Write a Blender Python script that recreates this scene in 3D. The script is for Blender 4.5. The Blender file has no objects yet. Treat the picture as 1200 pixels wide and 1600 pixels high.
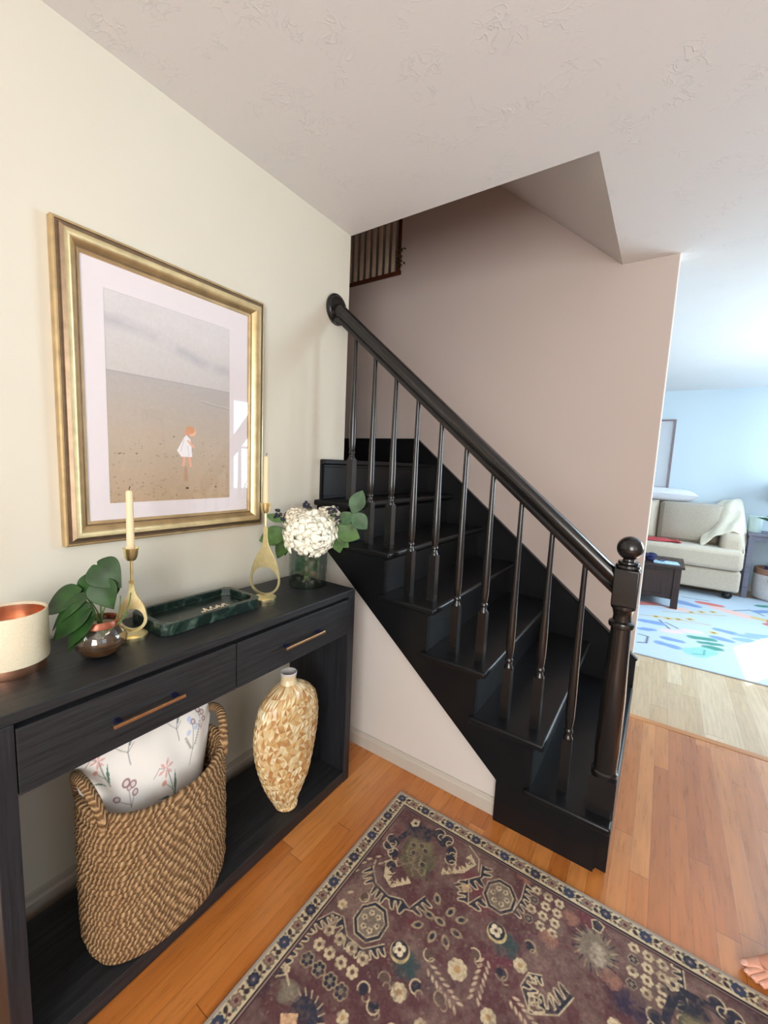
import bpy, bmesh, math, random
import numpy as np
from mathutils import Vector, Matrix
random.seed(7)
R = np.random.RandomState(11)
C = bpy.context.scene.collection
S = bpy.context.scene
PI = math.pi

# ------------------------------------------------------------------ camera
cam_d = bpy.data.cameras.new('camera'); cam = bpy.data.objects.new('camera', cam_d); C.objects.link(cam)
S.camera = cam
cam_d.sensor_fit = 'VERTICAL'; cam_d.sensor_height = 24.0
cam_d.lens = 646.596 * 24.0 / 1600.0
cam_d.clip_start = 0.05
CP, CY, CR = -0.117119, 0.592579, 0.044467
fwd = Vector((-math.sin(CY)*math.cos(CP), math.cos(CY)*math.cos(CP), math.sin(CP)))
rt0 = Vector((math.cos(CY), math.sin(CY), 0)); up0 = rt0.cross(fwd)
rt = rt0*math.cos(CR) + up0*math.sin(CR); upv = -rt0*math.sin(CR) + up0*math.cos(CR)
M = Matrix((rt, upv, -fwd)).transposed().to_4x4(); M.translation = Vector((1.38457, -1.66280, 1.35179))
cam.matrix_world = M

# ------------------------------------------------------------------ world, sun, window light, hall fill, exposure
S.view_settings.view_transform = 'Standard'; S.view_settings.look = 'None'
S.view_settings.exposure = 0.36; S.view_settings.gamma = 1.0; S.view_settings.use_curve_mapping = False
w = bpy.data.worlds.new('world'); S.world = w; w.use_nodes = True
wn = w.node_tree.nodes; wl = w.node_tree.links
wn['Background'].inputs[0].default_value = (0.55, 0.75, 1.0, 1); wn['Background'].inputs[1].default_value = 1.6

def light(kind, name, loc, target, energy, color, size=None, size_y=None):
    d = bpy.data.lights.new(name, kind); d.energy = energy; d.color = color
    if kind == 'AREA':
        d.shape = 'RECTANGLE'; d.size = size; d.size_y = size_y
    o = bpy.data.objects.new(name, d); C.objects.link(o); o.location = loc
    o.rotation_euler = (Vector(target) - Vector(loc)).to_track_quat('-Z', 'Y').to_euler()
    return o
sun = light('SUN', 'sun', (6, 8, 6), (6-0.38, 8-0.64, 6-0.577), 9.0, (1.0, 0.95, 0.86)); sun.data.angle = 0.006
light('AREA', 'window_light_living_wide', (3.42, 2.5, 1.55), (2.3, 1.9, 1.35), 98, (0.72, 0.90, 1.0), 1.9, 1.3)
light('AREA', 'window_light_living_narrow', (3.42, 4.28, 1.5), (2.4, 4.28, 1.35), 22, (0.70, 0.89, 1.0), 0.64, 1.2)
light('AREA', 'window_light_entry', (2.3, -3.66, 1.45), (2.0, -2.6, 1.5), 95, (1.0, 0.95, 0.89), 1.5, 1.7)
light('AREA', 'added_hall_fill', (-0.25, 2.15, 4.2), (-0.6, 1.0, 3.0), 0.8, (1.0, 0.93, 0.86), 0.8, 0.8)  # added fill light behind the slats; the upper hall has no window
light('AREA', 'window_light_entry_side', (3.42, -1.7, 1.55), (2.4, -1.7, 1.4), 4, (1.0, 0.95, 0.90), 1.0, 1.3)

# ------------------------------------------------------------------ colours and materials
def lin(c):
    out = []
    for v in c[:3]:
        v = v/255.0
        out.append(v/12.92 if v <= 0.04045 else ((v+0.055)/1.055)**2.4)
    return (out[0], out[1], out[2], 1.0)
class NT:
    def __init__(s, m): s.t = m.node_tree; s.n = s.t.nodes; s.l = s.t.links; s.b = s.n['Principled BSDF']
    def node(s, typ, **kw):
        n = s.n.new(typ)
        for k, v in kw.items(): setattr(n, k, v)
        return n
    def link(s, a, b): s.l.new(a, b)
    def math(s, op, a, b=None, c=None):
        n = s.node('ShaderNodeMath', operation=op)
        for i, v in enumerate((a, b, c)):
            if v is None: continue
            if isinstance(v, (int, float)): n.inputs[i].default_value = v
            else: s.link(v, n.inputs[i])
        return n.outputs[0]
    def ramp(s, fac, stops):
        n = s.node('ShaderNodeValToRGB'); e = n.color_ramp.elements
        while len(e) < len(stops): e.new(0.5)
        for i, (p, c) in enumerate(stops): e[i].position = p; e[i].color = c
        s.link(fac, n.inputs[0]); return n.outputs[0]
    def coords(s, kind='Object', scale=(1, 1, 1), rot=(0, 0, 0)):
        t = s.node('ShaderNodeTexCoord'); m = s.node('ShaderNodeMapping')
        m.inputs['Scale'].default_value = scale; m.inputs['Rotation'].default_value = rot
        s.link(t.outputs[kind], m.inputs[0]); return m.outputs[0]
    def noise(s, vec, scale, detail=3, rough=0.5):
        n = s.node('ShaderNodeTexNoise'); n.inputs['Scale'].default_value = scale
        n.inputs['Detail'].default_value = detail; n.inputs['Roughness'].default_value = rough
        s.link(vec, n.inputs['Vector']); return n.outputs['Fac']
    def bump(s, h, strength, dist=0.002):
        n = s.node('ShaderNodeBump'); n.inputs['Strength'].default_value = strength; n.inputs['Distance'].default_value = dist
        s.link(h, n.inputs['Height']); s.link(n.outputs[0], s.b.inputs['Normal']); return n
def mat(name, col, rough=0.6, metal=0.0, noise=None, bump=None, spec=None, coat=0.0, sheen=0.0):
    m = bpy.data.materials.new(name); m.use_nodes = True; t = NT(m)
    c = lin(col) if max(col[:3]) > 1.0 else (*col[:3], 1.0)
    t.b.inputs['Base Color'].default_value = c; t.b.inputs['Roughness'].default_value = rough; t.b.inputs['Metallic'].default_value = metal
    if spec is not None: t.b.inputs['Specular IOR Level'].default_value = spec
    if coat: t.b.inputs['Coat Weight'].default_value = coat; t.b.inputs['Coat Roughness'].default_value = 0.1
    if sheen: t.b.inputs['Sheen Weight'].default_value = sheen
    v = t.coords()
    if noise:
        sc, amt = noise[:2]; f = t.noise(v, sc, 4)
        lo = tuple(max(0, x*(1-amt)) for x in c[:3])+(1,); hi = tuple(min(1, x*(1+amt)) for x in c[:3])+(1,)
        t.link(t.ramp(f, [(0.3, lo), (0.7, hi)]), t.b.inputs['Base Color'])
    if bump:
        t.bump(t.noise(v, bump[0], 5, 0.6), bump[1], bump[2] if len(bump) > 2 else 0.002)
    return m
def attr_mat(name, rough=0.8, bump=None, sheen=0.0, coat=0.0, spec=0.3):
    m = bpy.data.materials.new(name); m.use_nodes = True; t = NT(m)
    a = t.node('ShaderNodeAttribute', attribute_name='paint'); t.link(a.outputs['Color'], t.b.inputs['Base Color'])
    t.b.inputs['Roughness'].default_value = rough; t.b.inputs['Specular IOR Level'].default_value = spec
    if sheen: t.b.inputs['Sheen Weight'].default_value = sheen
    if coat: t.b.inputs['Coat Weight'].default_value = coat
    if bump: t.bump(t.noise(t.coords(), bump[0], 4, 0.6), bump[1], bump[2])
    return m

def plank_mat(name, wd, ln, cols, rough, gap=0.018, coat=0.3, grain_amt=0.28):
    """boards running along Y, each with its own tone; grain stretched along the board"""
    m = bpy.data.materials.new(name); m.use_nodes = True; t = NT(m)
    tc = t.node('ShaderNodeTexCoord'); sx = t.node('ShaderNodeSeparateXYZ'); t.link(tc.outputs['Object'], sx.inputs[0])
    u = t.math('DIVIDE', t.math('ADD', sx.outputs[0], 10), wd); ui = t.math('FLOOR', u); uf = t.math('FRACT', u)
    wn1 = t.node('ShaderNodeTexWhiteNoise', noise_dimensions='1D'); t.link(ui, wn1.inputs['W'])
    v = t.math('ADD', t.math('DIVIDE', t.math('ADD', sx.outputs[1], 10), ln), t.math('MULTIPLY', wn1.outputs['Value'], 7.3))
    vi = t.math('FLOOR', v); vf = t.math('FRACT', v)
    cv = t.node('ShaderNodeCombineXYZ'); t.link(ui, cv.inputs[0]); t.link(vi, cv.inputs[1])
    wn2 = t.node('ShaderNodeTexWhiteNoise', noise_dimensions='2D'); t.link(cv.outputs[0], wn2.inputs['Vector'])
    base = t.ramp(wn2.outputs['Value'], [(i/(len(cols)-1), lin(c)) for i, c in enumerate(cols)])
    gx = t.math('ADD', t.math('MULTIPLY', sx.outputs[0], 26), t.math('MULTIPLY', wn2.outputs['Value'], 50))
    gc = t.node('ShaderNodeCombineXYZ'); t.link(gx, gc.inputs[0]); t.link(t.math('MULTIPLY', sx.outputs[1], 2.2), gc.inputs[1])
    g1 = t.noise(gc.outputs[0], 2.2, 6, 0.62)
    g2 = t.noise(gc.outputs[0], 0.7, 3, 0.5)
    gw = t.math('SINE', t.math('MULTIPLY', g2, 42))
    g = t.math('ADD', t.math('MULTIPLY', g1, 0.8), t.math('MULTIPLY', gw, 0.05))
    gr = t.ramp(g, [(0.25, (1-grain_amt*1.6,)*3+(1,)), (0.5, (1, 1, 1, 1)), (0.7, (1+grain_amt*0.3,)*3+(1,))])
    mx = t.node('ShaderNodeMix', data_type='RGBA', blend_type='MULTIPLY'); mx.inputs[0].default_value = 1
    t.link(base, mx.inputs[6]); t.link(gr, mx.inputs[7])
    e1 = t.math('LESS_THAN', uf, gap*1.0); e2 = t.math('LESS_THAN', vf, 0.0022/ln*1.0)
    e = t.math('MAXIMUM', e1, e2)
    mx2 = t.node('ShaderNodeMix', data_type='RGBA'); t.link(t.math('MULTIPLY', e, 0.78), mx2.inputs[0]); t.link(mx.outputs[2], mx2.inputs[6])
    dk = lin(cols[0]); mx2.inputs[7].default_value = (dk[0]*0.25, dk[1]*0.2, dk[2]*0.15, 1)
    t.link(mx2.outputs[2], t.b.inputs['Base Color'])
    t.link(t.math('ADD', rough-0.08, t.math('MULTIPLY', g1, 0.16)), t.b.inputs['Roughness'])
    t.b.inputs['Coat Weight'].default_value = coat; t.b.inputs['Coat Roughness'].default_value = 0.25
    h = t.math('SUBTRACT', t.math('MULTIPLY', g1, 0.12), e); t.bump(h, 0.2, 0.0006)
    return m

def wood_grain(name, c0, c1, rough=0.5, axis='Y', scale=1.0, bump=0.4, spec=0.4):
    m = bpy.data.materials.new(name); m.use_nodes = True; t = NT(m)
    sc = {'Y': (60, 2.2, 60), 'X': (2.2, 60, 60), 'Z': (60, 60, 2.2)}[axis]
    f = t.noise(t.coords(scale=tuple(v*scale for v in sc)), 1.0, 6, 0.7)
    f2 = t.noise(t.coords(scale=tuple(v*scale*3.5 for v in sc)), 1.0, 3, 0.6)
    fm = t.math('ADD', t.math('MULTIPLY', f, 0.6), t.math('MULTIPLY', f2, 0.4))
    t.link(t.ramp(fm, [(0.36, lin(c0)), (0.62, lin(c1))]), t.b.inputs['Base Color'])
    t.b.inputs['Roughness'].default_value = rough; t.b.inputs['Specular IOR Level'].default_value = spec
    t.bump(fm, bump, 0.0015); return m

def ceiling_mat():
    m = bpy.data.materials.new('skip_trowel_ceiling'); m.use_nodes = True; t = NT(m)
    t.b.inputs['Base Color'].default_value = lin((224, 223, 223)); t.b.inputs['Roughness'].default_value = 0.75
    v = t.coords()
    wob = t.noise(v, 3.0, 4, 0.6)
    vo = t.node('ShaderNodeTexNoise'); vo.inputs['Scale'].default_value = 17; vo.inputs['Detail'].default_value = 5; vo.inputs['Distortion'].default_value = 1.6
    t.link(v, vo.inputs['Vector'])
    ridge = t.math('SUBTRACT', 1.0, t.math('MINIMUM', 1.0, t.math('MULTIPLY', t.math('ABSOLUTE', t.math('SUBTRACT', vo.outputs['Fac'], 0.5)), 34)))
    mask = t.math('MINIMUM', 1.0, t.math('MAXIMUM', 0.0, t.math('MULTIPLY', t.math('SUBTRACT', t.noise(v, 8.0, 3), 0.50), 7)))
    h = t.math('ADD', t.math('MULTIPLY', t.math('MULTIPLY', ridge, mask), 1.0), t.math('MULTIPLY', wob, 0.9))
    h = t.math('ADD', h, t.math('MULTIPLY', t.noise(v, 90, 3), 0.10))
    t.bump(h, 0.5, 0.003)
    return m

M_WALL = mat('cream_wall_paint', (210, 206, 192), 0.72, noise=(2.5, 0.015), bump=(160, 0.06, 0.0008))
M_KNEE = mat('warm_white_wall_paint', (203, 196, 190), 0.72, bump=(160, 0.06, 0.0008))
M_PINK = mat('mauve_wall_paint', (194, 181, 175), 0.78, noise=(2.0, 0.015), bump=(140, 0.08, 0.0008))
M_BLUE = mat('pale_blue_wall_paint', (206, 222, 232), 0.75, bump=(160, 0.05, 0.0008))
M_TRIM = mat('greige_trim_paint', (182, 174, 163), 0.45, noise=(6, 0.02))
M_WHITE = mat('white_trim_paint', (236, 234, 230), 0.45, noise=(6, 0.01))
M_CEIL = ceiling_mat()
M_FLOOR = plank_mat('oak_strip_floor', 0.0575, 1.05, [(178, 104, 44), (198, 124, 58), (188, 112, 48), (212, 142, 78), (202, 130, 66)], 0.29, coat=0.5, grain_amt=0.13)
M_FLOOR2 = plank_mat('pale_oak_floor', 0.082, 1.3, [(198, 166, 128), (212, 184, 148), (204, 174, 138), (222, 198, 164)], 0.38, gap=0.008, coat=0.4, grain_amt=0.12)
M_BLACK = mat('black_stair_paint', (0.0060, 0.0066, 0.0080), 0.32, noise=(9, 0.12), bump=(70, 0.10, 0.0008), spec=0.26, coat=0.03)
M_BLACKG = mat('black_gloss_paint', (0.0085, 0.0078, 0.0080), 0.24, noise=(9, 0.12), bump=(50, 0.05, 0.0006), spec=0.5, coat=0.22)
M_CONS = wood_grain('black_stained_oak', (16, 17, 19), (44, 46, 50), 0.46, 'Y', 1.0, 0.5)
M_CONSZ = wood_grain('black_stained_oak_upright', (16, 17, 20), (38, 40, 46), 0.46, 'Z', 1.0, 0.5)
M_BRASS = mat('brushed_brass', (0.96, 0.83, 0.45), 0.30, 0.95, noise=(60, 0.08), bump=(220, 0.06, 0.0004))
M_BRONZE = mat('copper_toned_brass', (0.72, 0.42, 0.22), 0.32, 1.0, noise=(60, 0.1))
M_NAVYM = mat('dark_blue_mount', (0.008, 0.012, 0.05), 0.35, 0.3, noise=(40, 0.2))
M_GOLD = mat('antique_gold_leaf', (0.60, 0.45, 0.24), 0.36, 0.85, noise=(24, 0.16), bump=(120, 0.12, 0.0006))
M_GOLDD = mat('dark_gold_leaf', (0.24, 0.17, 0.11), 0.42, 0.7, noise=(30, 0.2), bump=(120, 0.12, 0.0006))  # dark antique brown-gold of the frame's cove and grooves
M_MAT = mat('white_mat_board', (222, 216, 220), 0.85, noise=(80, 0.01))
M_WAX = mat('ivory_wax', (224, 206, 168), 0.45, noise=(12, 0.03)); NT(M_WAX).b.inputs['Subsurface Weight'].default_value = 0.15
M_WICK = mat('charred_wick', (30, 24, 22), 0.9, noise=(90, 0.3))
M_LEAF = mat('pothos_leaf', (28, 64, 20), 0.55, noise=(26, 0.45), bump=(40, 0.2, 0.001))
M_LEAF2 = mat('silk_leaf', (70, 104, 48), 0.55, noise=(30, 0.4), bump=(40, 0.2, 0.001))
M_LEAF3 = mat('dusty_silk_leaf', (62, 92, 62), 0.6, noise=(30, 0.35), bump=(40, 0.2, 0.001))
M_STEM = mat('green_stem', (92, 116, 62), 0.5, noise=(40, 0.2))
M_PETAL = mat('ivory_petal', (252, 249, 232), 0.6, noise=(14, 0.05))
M_PETAL2 = mat('faded_ivory_petal', (234, 226, 206), 0.65, noise=(14, 0.07))
M_BERRY = mat('dusky_blue_berry', (28, 32, 52), 0.4, noise=(60, 0.3))
M_SAGE = mat('ceramic_candle_jar', (214, 204, 178), 0.5, noise=(200, 0.05), bump=(300, 0.08, 0.0005))
M_COPPER = mat('brushed_copper', (0.70, 0.37, 0.24), 0.34, 1.0, noise=(40, 0.12))
M_RUST = mat('copper_rim_glass', (150, 84, 58), 0.3, 0.35, noise=(40, 0.15))
M_SOIL = mat('amber_water_and_roots', (84, 62, 38), 0.5, noise=(45, 0.7), bump=(60, 0.5, 0.003))
M_BEAD = mat('pearly_bead', (228, 214, 186), 0.25, 0.2, noise=(90, 0.1))
M_SOFA = mat('oatmeal_upholstery', (198, 184, 164), 0.9, noise=(60, 0.06), bump=(260, 0.2, 0.001), sheen=0.3)
M_SOFAD = mat('taupe_back_cushion', (172, 160, 144), 0.9, noise=(60, 0.06), bump=(260, 0.2, 0.001), sheen=0.3)
M_THROW = mat('cream_throw_fabric', (226, 218, 198), 0.95, noise=(40, 0.05), bump=(90, 0.35, 0.003), sheen=0.4)
M_PILW = mat('white_crinkled_fabric', (226, 228, 236), 0.9, noise=(30, 0.04), bump=(28, 0.6, 0.01))
M_DARKW = wood_grain('espresso_wood', (36, 22, 20), (62, 42, 38), 0.42, 'Z', 0.6, 0.3)
M_GREYW = wood_grain('grey_washed_wood', (92, 92, 108), (124, 124, 138), 0.55, 'X', 0.6, 0.3)
M_RED = mat('coral_red_cloth', (188, 76, 80), 0.9, noise=(50, 0.15), bump=(80, 0.3, 0.003))
M_NAVYC = mat('navy_cloth', (22, 26, 74), 0.8, noise=(50, 0.3), bump=(60, 0.3, 0.003))
M_PAPER = mat('printed_pale_blue_paper', (172, 206, 226), 0.5, noise=(36, 0.25))
M_POT = mat('pale_mint_ceramic', (196, 216, 212), 0.45, noise=(30, 0.04))
M_WICKB = mat('rope_basket_white', (206, 202, 202), 0.9, noise=(80, 0.1), bump=(120, 0.5, 0.003))
M_WICKN = mat('rope_basket_brown', (150, 112, 92), 0.9, noise=(80, 0.15), bump=(120, 0.5, 0.003))
M_SKIN = mat('skin', (214, 156, 132), 0.5, noise=(14, 0.06), bump=(120, 0.1, 0.0008)); NT(M_SKIN).b.inputs['Subsurface Weight'].default_value = 0.08
M_NAIL = mat('toenail', (226, 176, 160), 0.25, noise=(50, 0.03))
M_TROUS = mat('charcoal_trouser_cloth', (60, 58, 64), 0.9, noise=(80, 0.15), bump=(200, 0.3, 0.001))
M_SLAT = mat('taupe_slat_paint', (206, 184, 160), 0.6, noise=(30, 0.08))
M_BROWNW = wood_grain('red_brown_wood', (58, 26, 12), (96, 48, 24), 0.45, 'Z', 1.0, 0.2)
M_DARKR = mat('painted_hall_dark', (20, 17, 20), 0.8, noise=(5, 0.1))  # near-black colour carries the hall's darkness behind the slats
M_SHADE = mat('off_white_lampshade', (228, 222, 224), 0.85, noise=(90, 0.03), bump=(200, 0.2, 0.001))
M_IVY = mat('dried_garland_leaf', (66, 42, 24), 0.7, noise=(40, 0.5))
M_DOOR = mat('front_door_paint', (70, 84, 92), 0.4, noise=(10, 0.05))
M_LAMP = mat('opal_lamp_glass', (245, 240, 230), 0.4, noise=(10, 0.01))
M_ROD = mat('rubbed_bronze_foot', (30, 24, 24), 0.3, noise=(30, 0.2))

def glass_mat(name, tint=(1, 1, 1), gloss_rough=0.02, mixfac=0.0, facet=False):
    """clear thin pane: transparent body with fresnel mirror reflection"""
    m = bpy.data.materials.new(name); m.use_nodes = True; t = m.node_tree; n = t.nodes
    n.remove(n['Principled BSDF']); out = n['Material Output']
    tr = n.new('ShaderNodeBsdfTransparent'); tr.inputs[0].default_value = (*tint, 1)
    gl = n.new('ShaderNodeBsdfGlossy'); gl.inputs['Roughness'].default_value = gloss_rough
    fr = n.new('ShaderNodeFresnel'); fr.inputs[0].default_value = 1.5
    ad = n.new('ShaderNodeMath'); ad.operation = 'ADD'; ad.inputs[1].default_value = mixfac; t.links.new(fr.outputs[0], ad.inputs[0])
    ge = n.new('ShaderNodeNewGeometry'); ml = n.new('ShaderNodeMath'); ml.operation = 'SUBTRACT'; ml.inputs[0].default_value = 1.0; t.links.new(ge.outputs['Backfacing'], ml.inputs[1])
    mm = n.new('ShaderNodeMath'); mm.operation = 'MULTIPLY'; t.links.new(ad.outputs[0], mm.inputs[0]); t.links.new(ml.outputs[0], mm.inputs[1])
    mx = n.new('ShaderNodeMixShader'); t.links.new(mm.outputs[0], mx.inputs[0]); t.links.new(tr.outputs[0], mx.inputs[1]); t.links.new(gl.outputs[0], mx.inputs[2])
    tc = n.new('ShaderNodeTexCoord'); no = n.new('ShaderNodeTexNoise'); no.inputs['Scale'].default_value = 18 if facet else 0.6
    t.links.new(tc.outputs['Object'], no.inputs['Vector'])
    bp = n.new('ShaderNodeBump'); bp.inputs['Strength'].default_value = 0.06 if facet else 0.02; bp.inputs['Distance'].default_value = 0.002
    t.links.new(no.outputs['Fac'], bp.inputs['Height']); t.links.new(bp.outputs[0], gl.inputs['Normal'])
    t.links.new(mx.outputs[0], out.inputs['Surface']); return m
M_PANE = glass_mat('picture_glass')
M_SMOKE = glass_mat('smoky_cut_glass', (0.74, 0.80, 0.79), 0.05, 0.03, True)
M_BOWL = glass_mat('iridescent_bowl_glass', (0.93, 0.89, 0.85), 0.03, 0.08, True)

# marble
def marble():
    m = bpy.data.materials.new('green_marble'); m.use_nodes = True; t = NT(m); v = t.coords()
    f = t.node('ShaderNodeTexNoise'); f.inputs['Scale'].default_value = 16; f.inputs['Detail'].default_value = 8; f.inputs['Distortion'].default_value = 2.2
    t.link(v, f.inputs['Vector'])
    t.link(t.ramp(f.outputs['Fac'], [(0.30, lin((12, 24, 20))), (0.52, lin((24, 40, 34))), (0.62, lin((40, 58, 50))), (0.76, lin((100, 118, 106)))]), t.b.inputs['Base Color'])
    t.b.inputs['Roughness'].default_value = 0.25; t.bump(f.outputs['Fac'], 0.05, 0.0005); return m
M_MARBLE = marble()
def rope_mat():
    m = bpy.data.materials.new('woven_seagrass_rope'); m.use_nodes = True; t = NT(m)
    tc = t.node('ShaderNodeTexCoord'); sx = t.node('ShaderNodeSeparateXYZ'); t.link(tc.outputs['UV'], sx.inputs[0])
    ph = t.math('ADD', t.math('MULTIPLY', sx.outputs[0], 1.0), t.math('MULTIPLY', sx.outputs[1], 1.0))
    n1 = t.noise(t.coords(), 38, 4)
    wv = t.math('SINE', t.math('ADD', t.math('MULTIPLY', ph, 2*PI), t.math('MULTIPLY', n1, 9)))
    wv = t.math('ADD', t.math('MULTIPLY', wv, 0.5), 0.5)
    n2 = t.noise(t.coords(), 140, 3)
    mixv = t.math('ADD', t.math('MULTIPLY', wv, 0.55), t.math('ADD', t.math('MULTIPLY', n2, 0.35), t.math('MULTIPLY', n1, 0.25)))
    t.link(t.ramp(mixv, [(0.15, lin((66, 46, 30))), (0.5, lin((124, 94, 62))), (0.8, lin((166, 134, 96))), (1.0, lin((190, 162, 122)))]), t.b.inputs['Base Color'])
    t.b.inputs['Roughness'].default_value = 0.75; t.b.inputs['Specular IOR Level'].default_value = 0.3
    t.bump(t.math('ADD', wv, t.math('MULTIPLY', n2, 0.6)), 0.9, 0.004); return m
M_ROPE = rope_mat()
M_RUG = attr_mat('persian_rug_pile', 0.95, (420, 0.5, 0.0015), 0.2, spec=0.1)
M_FRUG = attr_mat('floral_rug_pile', 0.95, (300, 0.4, 0.0015), 0.1, spec=0.1)
M_PRINT = attr_mat('beach_print_paper', 0.7, None)
M_PILLOW = attr_mat('floral_linen', 0.9, (500, 0.25, 0.0008), 0.2)
M_MOSAIC = attr_mat('capiz_mosaic', 0.3, None, coat=0.3, spec=0.6)
M_ART = attr_mat('pale_abstract_print', 0.6, None)

# ------------------------------------------------------------------ mesh builder
class MB:
    def __init__(s): s.v = []; s.f = []; s.m = []; s.uv = None
    def add(s, verts, faces, mi=0):
        b = len(s.v); s.v += [tuple(v) for v in verts]; s.f += [tuple(i+b for i in f) for f in faces]; s.m += [mi]*len(faces); return s
    def box(s, x0, x1, y0, y1, z0, z1, mi=0):
        v = [(x0,y0,z0),(x1,y0,z0),(x1,y1,z0),(x0,y1,z0),(x0,y0,z1),(x1,y0,z1),(x1,y1,z1),(x0,y1,z1)]
        return s.add(v, [(0,3,2,1),(4,5,6,7),(0,1,5,4),(1,2,6,5),(2,3,7,6),(3,0,4,7)], mi)
    def prism(s, poly, axis, a, b, mi=0):
        """poly: 2D points; axis: the extrusion axis. x:(y,z) y:(x,z) z:(x,y)"""
        def P(p, k): return {'x': (k, p[0], p[1]), 'y': (p[0], k, p[1]), 'z': (p[0], p[1], k)}[axis]
        n = len(poly); v = [P(p, a) for p in poly] + [P(p, b) for p in poly]
        f = [tuple(range(n))[::-1], tuple(range(n, 2*n))] + [(i, (i+1) % n, n+(i+1) % n, n+i) for i in range(n)]
        return s.add(v, f, mi)
    def lathe(s, prof, c=(0, 0), seg=32, mi=0, sx=1.0, sy=1.0, caps=True):
        n = len(prof); v = []
        for r, z in prof:
            for k in range(seg):
                a = 2*PI*k/seg; v.append((c[0]+r*sx*math.cos(a), c[1]+r*sy*math.sin(a), z))
        f = [(i*seg+k, i*seg+(k+1) % seg, (i+1)*seg+(k+1) % seg, (i+1)*seg+k) for i in range(n-1) for k in range(seg)]
        if caps: f += [tuple(range(seg))[::-1], tuple((n-1)*seg+k for k in range(seg))]
        return s.add(v, f, mi)
    def tube(s, pts, rad, seg=10, closed=False, mi=0, caps=True, flat=1.0):
        pts = [Vector(p) for p in pts]; n = len(pts); rad = rad if isinstance(rad, (list, tuple)) else [rad]*n
        v = []; up = Vector((0, 0, 1)); prev = None
        for i in range(n):
            d = (pts[(i+1) % n]-pts[i-1]) if closed else (pts[min(i+1, n-1)]-pts[max(i-1, 0)])
            d = d.normalized() if d.length > 1e-9 else Vector((0, 0, 1))
            if prev is None:
                a = d.cross(up); a = a if a.length > 1e-3 else d.cross(Vector((1, 0, 0)))
            else:
                a = prev - d*prev.dot(d)
                if a.length < 1e-6: a = d.cross(up)
            a.normalize(); prev = a; b = d.cross(a)
            for k in range(seg):
                t = 2*PI*k/seg; v.append(pts[i]+a*rad[i]*math.cos(t)+b*rad[i]*flat*math.sin(t))
        f = [(i*seg+k, i*seg+(k+1) % seg, ((i+1) % n)*seg+(k+1) % seg, ((i+1) % n)*seg+k) for i in range(n if closed else n-1) for k in range(seg)]
        if not closed and caps: f += [tuple(range(seg))[::-1], tuple((n-1)*seg+k for k in range(seg))]
        return s.add(v, f, mi)
    def sphere(s, c, r, seg=14, rings=8, mi=0, sc=(1, 1, 1)):
        v = [(c[0], c[1], c[2]-r*sc[2])]
        for i in range(1, rings):
            t = -PI/2+PI*i/rings
            for k in range(seg):
                a = 2*PI*k/seg; v.append((c[0]+r*sc[0]*math.cos(t)*math.cos(a), c[1]+r*sc[1]*math.cos(t)*math.sin(a), c[2]+r*sc[2]*math.sin(t)))
        v.append((c[0], c[1], c[2]+r*sc[2])); L = len(v)-1
        f = [(0, 1+(k+1) % seg, 1+k) for k in range(seg)]
        f += [(1+i*seg+k, 1+i*seg+(k+1) % seg, 1+(i+1)*seg+(k+1) % seg, 1+(i+1)*seg+k) for i in range(rings-2) for k in range(seg)]
        f += [(1+(rings-2)*seg+k, 1+(rings-2)*seg+(k+1) % seg, L) for k in range(seg)]
        return s.add(v, f, mi)
    def xform(s, Mx, start=0):
        for i in range(start, len(s.v)): s.v[i] = tuple(Mx @ Vector(s.v[i]))
        return s
    def build(s, name, mats, parent=None, smooth=True, bevel=0, bseg=2, sub=0, solid=0, angle=35):
        me = bpy.data.meshes.new(name)
        if parent is None:
            A = np.array(s.v); o0 = Vector(((A[:,0].min()+A[:,0].max())/2, (A[:,1].min()+A[:,1].max())/2, A[:,2].min()))
        else: o0 = origin_of(parent)
        me.from_pydata([tuple(Vector(v)-o0) for v in s.v], [], s.f); me.validate()
        for m in (mats if isinstance(mats, (list, tuple)) else [mats]): me.materials.append(m)
        if len(me.polygons) == len(s.m): me.polygons.foreach_set('material_index', s.m)
        if s.uv is not None:
            ul = me.uv_layers.new(name='UVMap')
            for lp in me.loops: ul.data[lp.index].uv = s.uv[lp.vertex_index]
        bm = bmesh.new(); bm.from_mesh(me); bmesh.ops.recalc_face_normals(bm, faces=bm.faces); bm.to_mesh(me); bm.free()
        if smooth:
            for p in me.polygons: p.use_smooth = True
            if not sub: me.set_sharp_from_angle(angle=math.radians(angle))
        me.update()
        o = bpy.data.objects.new(name, me); C.objects.link(o)
        if parent is None: o.location = o0
        else: o.parent = parent
        if bevel:
            b = o.modifiers.new('bevel', 'BEVEL'); b.width = bevel; b.segments = bseg; b.limit_method = 'ANGLE'; b.angle_limit = math.radians(40)
        if solid:
            q = o.modifiers.new('solid', 'SOLIDIFY'); q.thickness = solid; q.offset = 0
        if sub:
            q = o.modifiers.new('subd', 'SUBSURF'); q.levels = sub; q.render_levels = sub
        return o
def origin_of(o):
    p = Vector((0, 0, 0))
    while o is not None: p += o.location; o = o.parent
    return p
def tag(o, label=None, cat=None, group=None, kind=None):
    if label: o['label'] = label
    if cat: o['category'] = cat
    if group: o['group'] = group
    if kind: o['kind'] = kind
    return o
def thing(name, loc, label, cat, group=None):
    o = bpy.data.objects.new(name, None); C.objects.link(o); o.location = loc; o.empty_display_size = 0.1
    return tag(o, label, cat, group)
def struct(o, label=None, cat=None): return tag(o, label, cat, None, 'structure')
def lerp(a, b, t): return a+(b-a)*t

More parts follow.
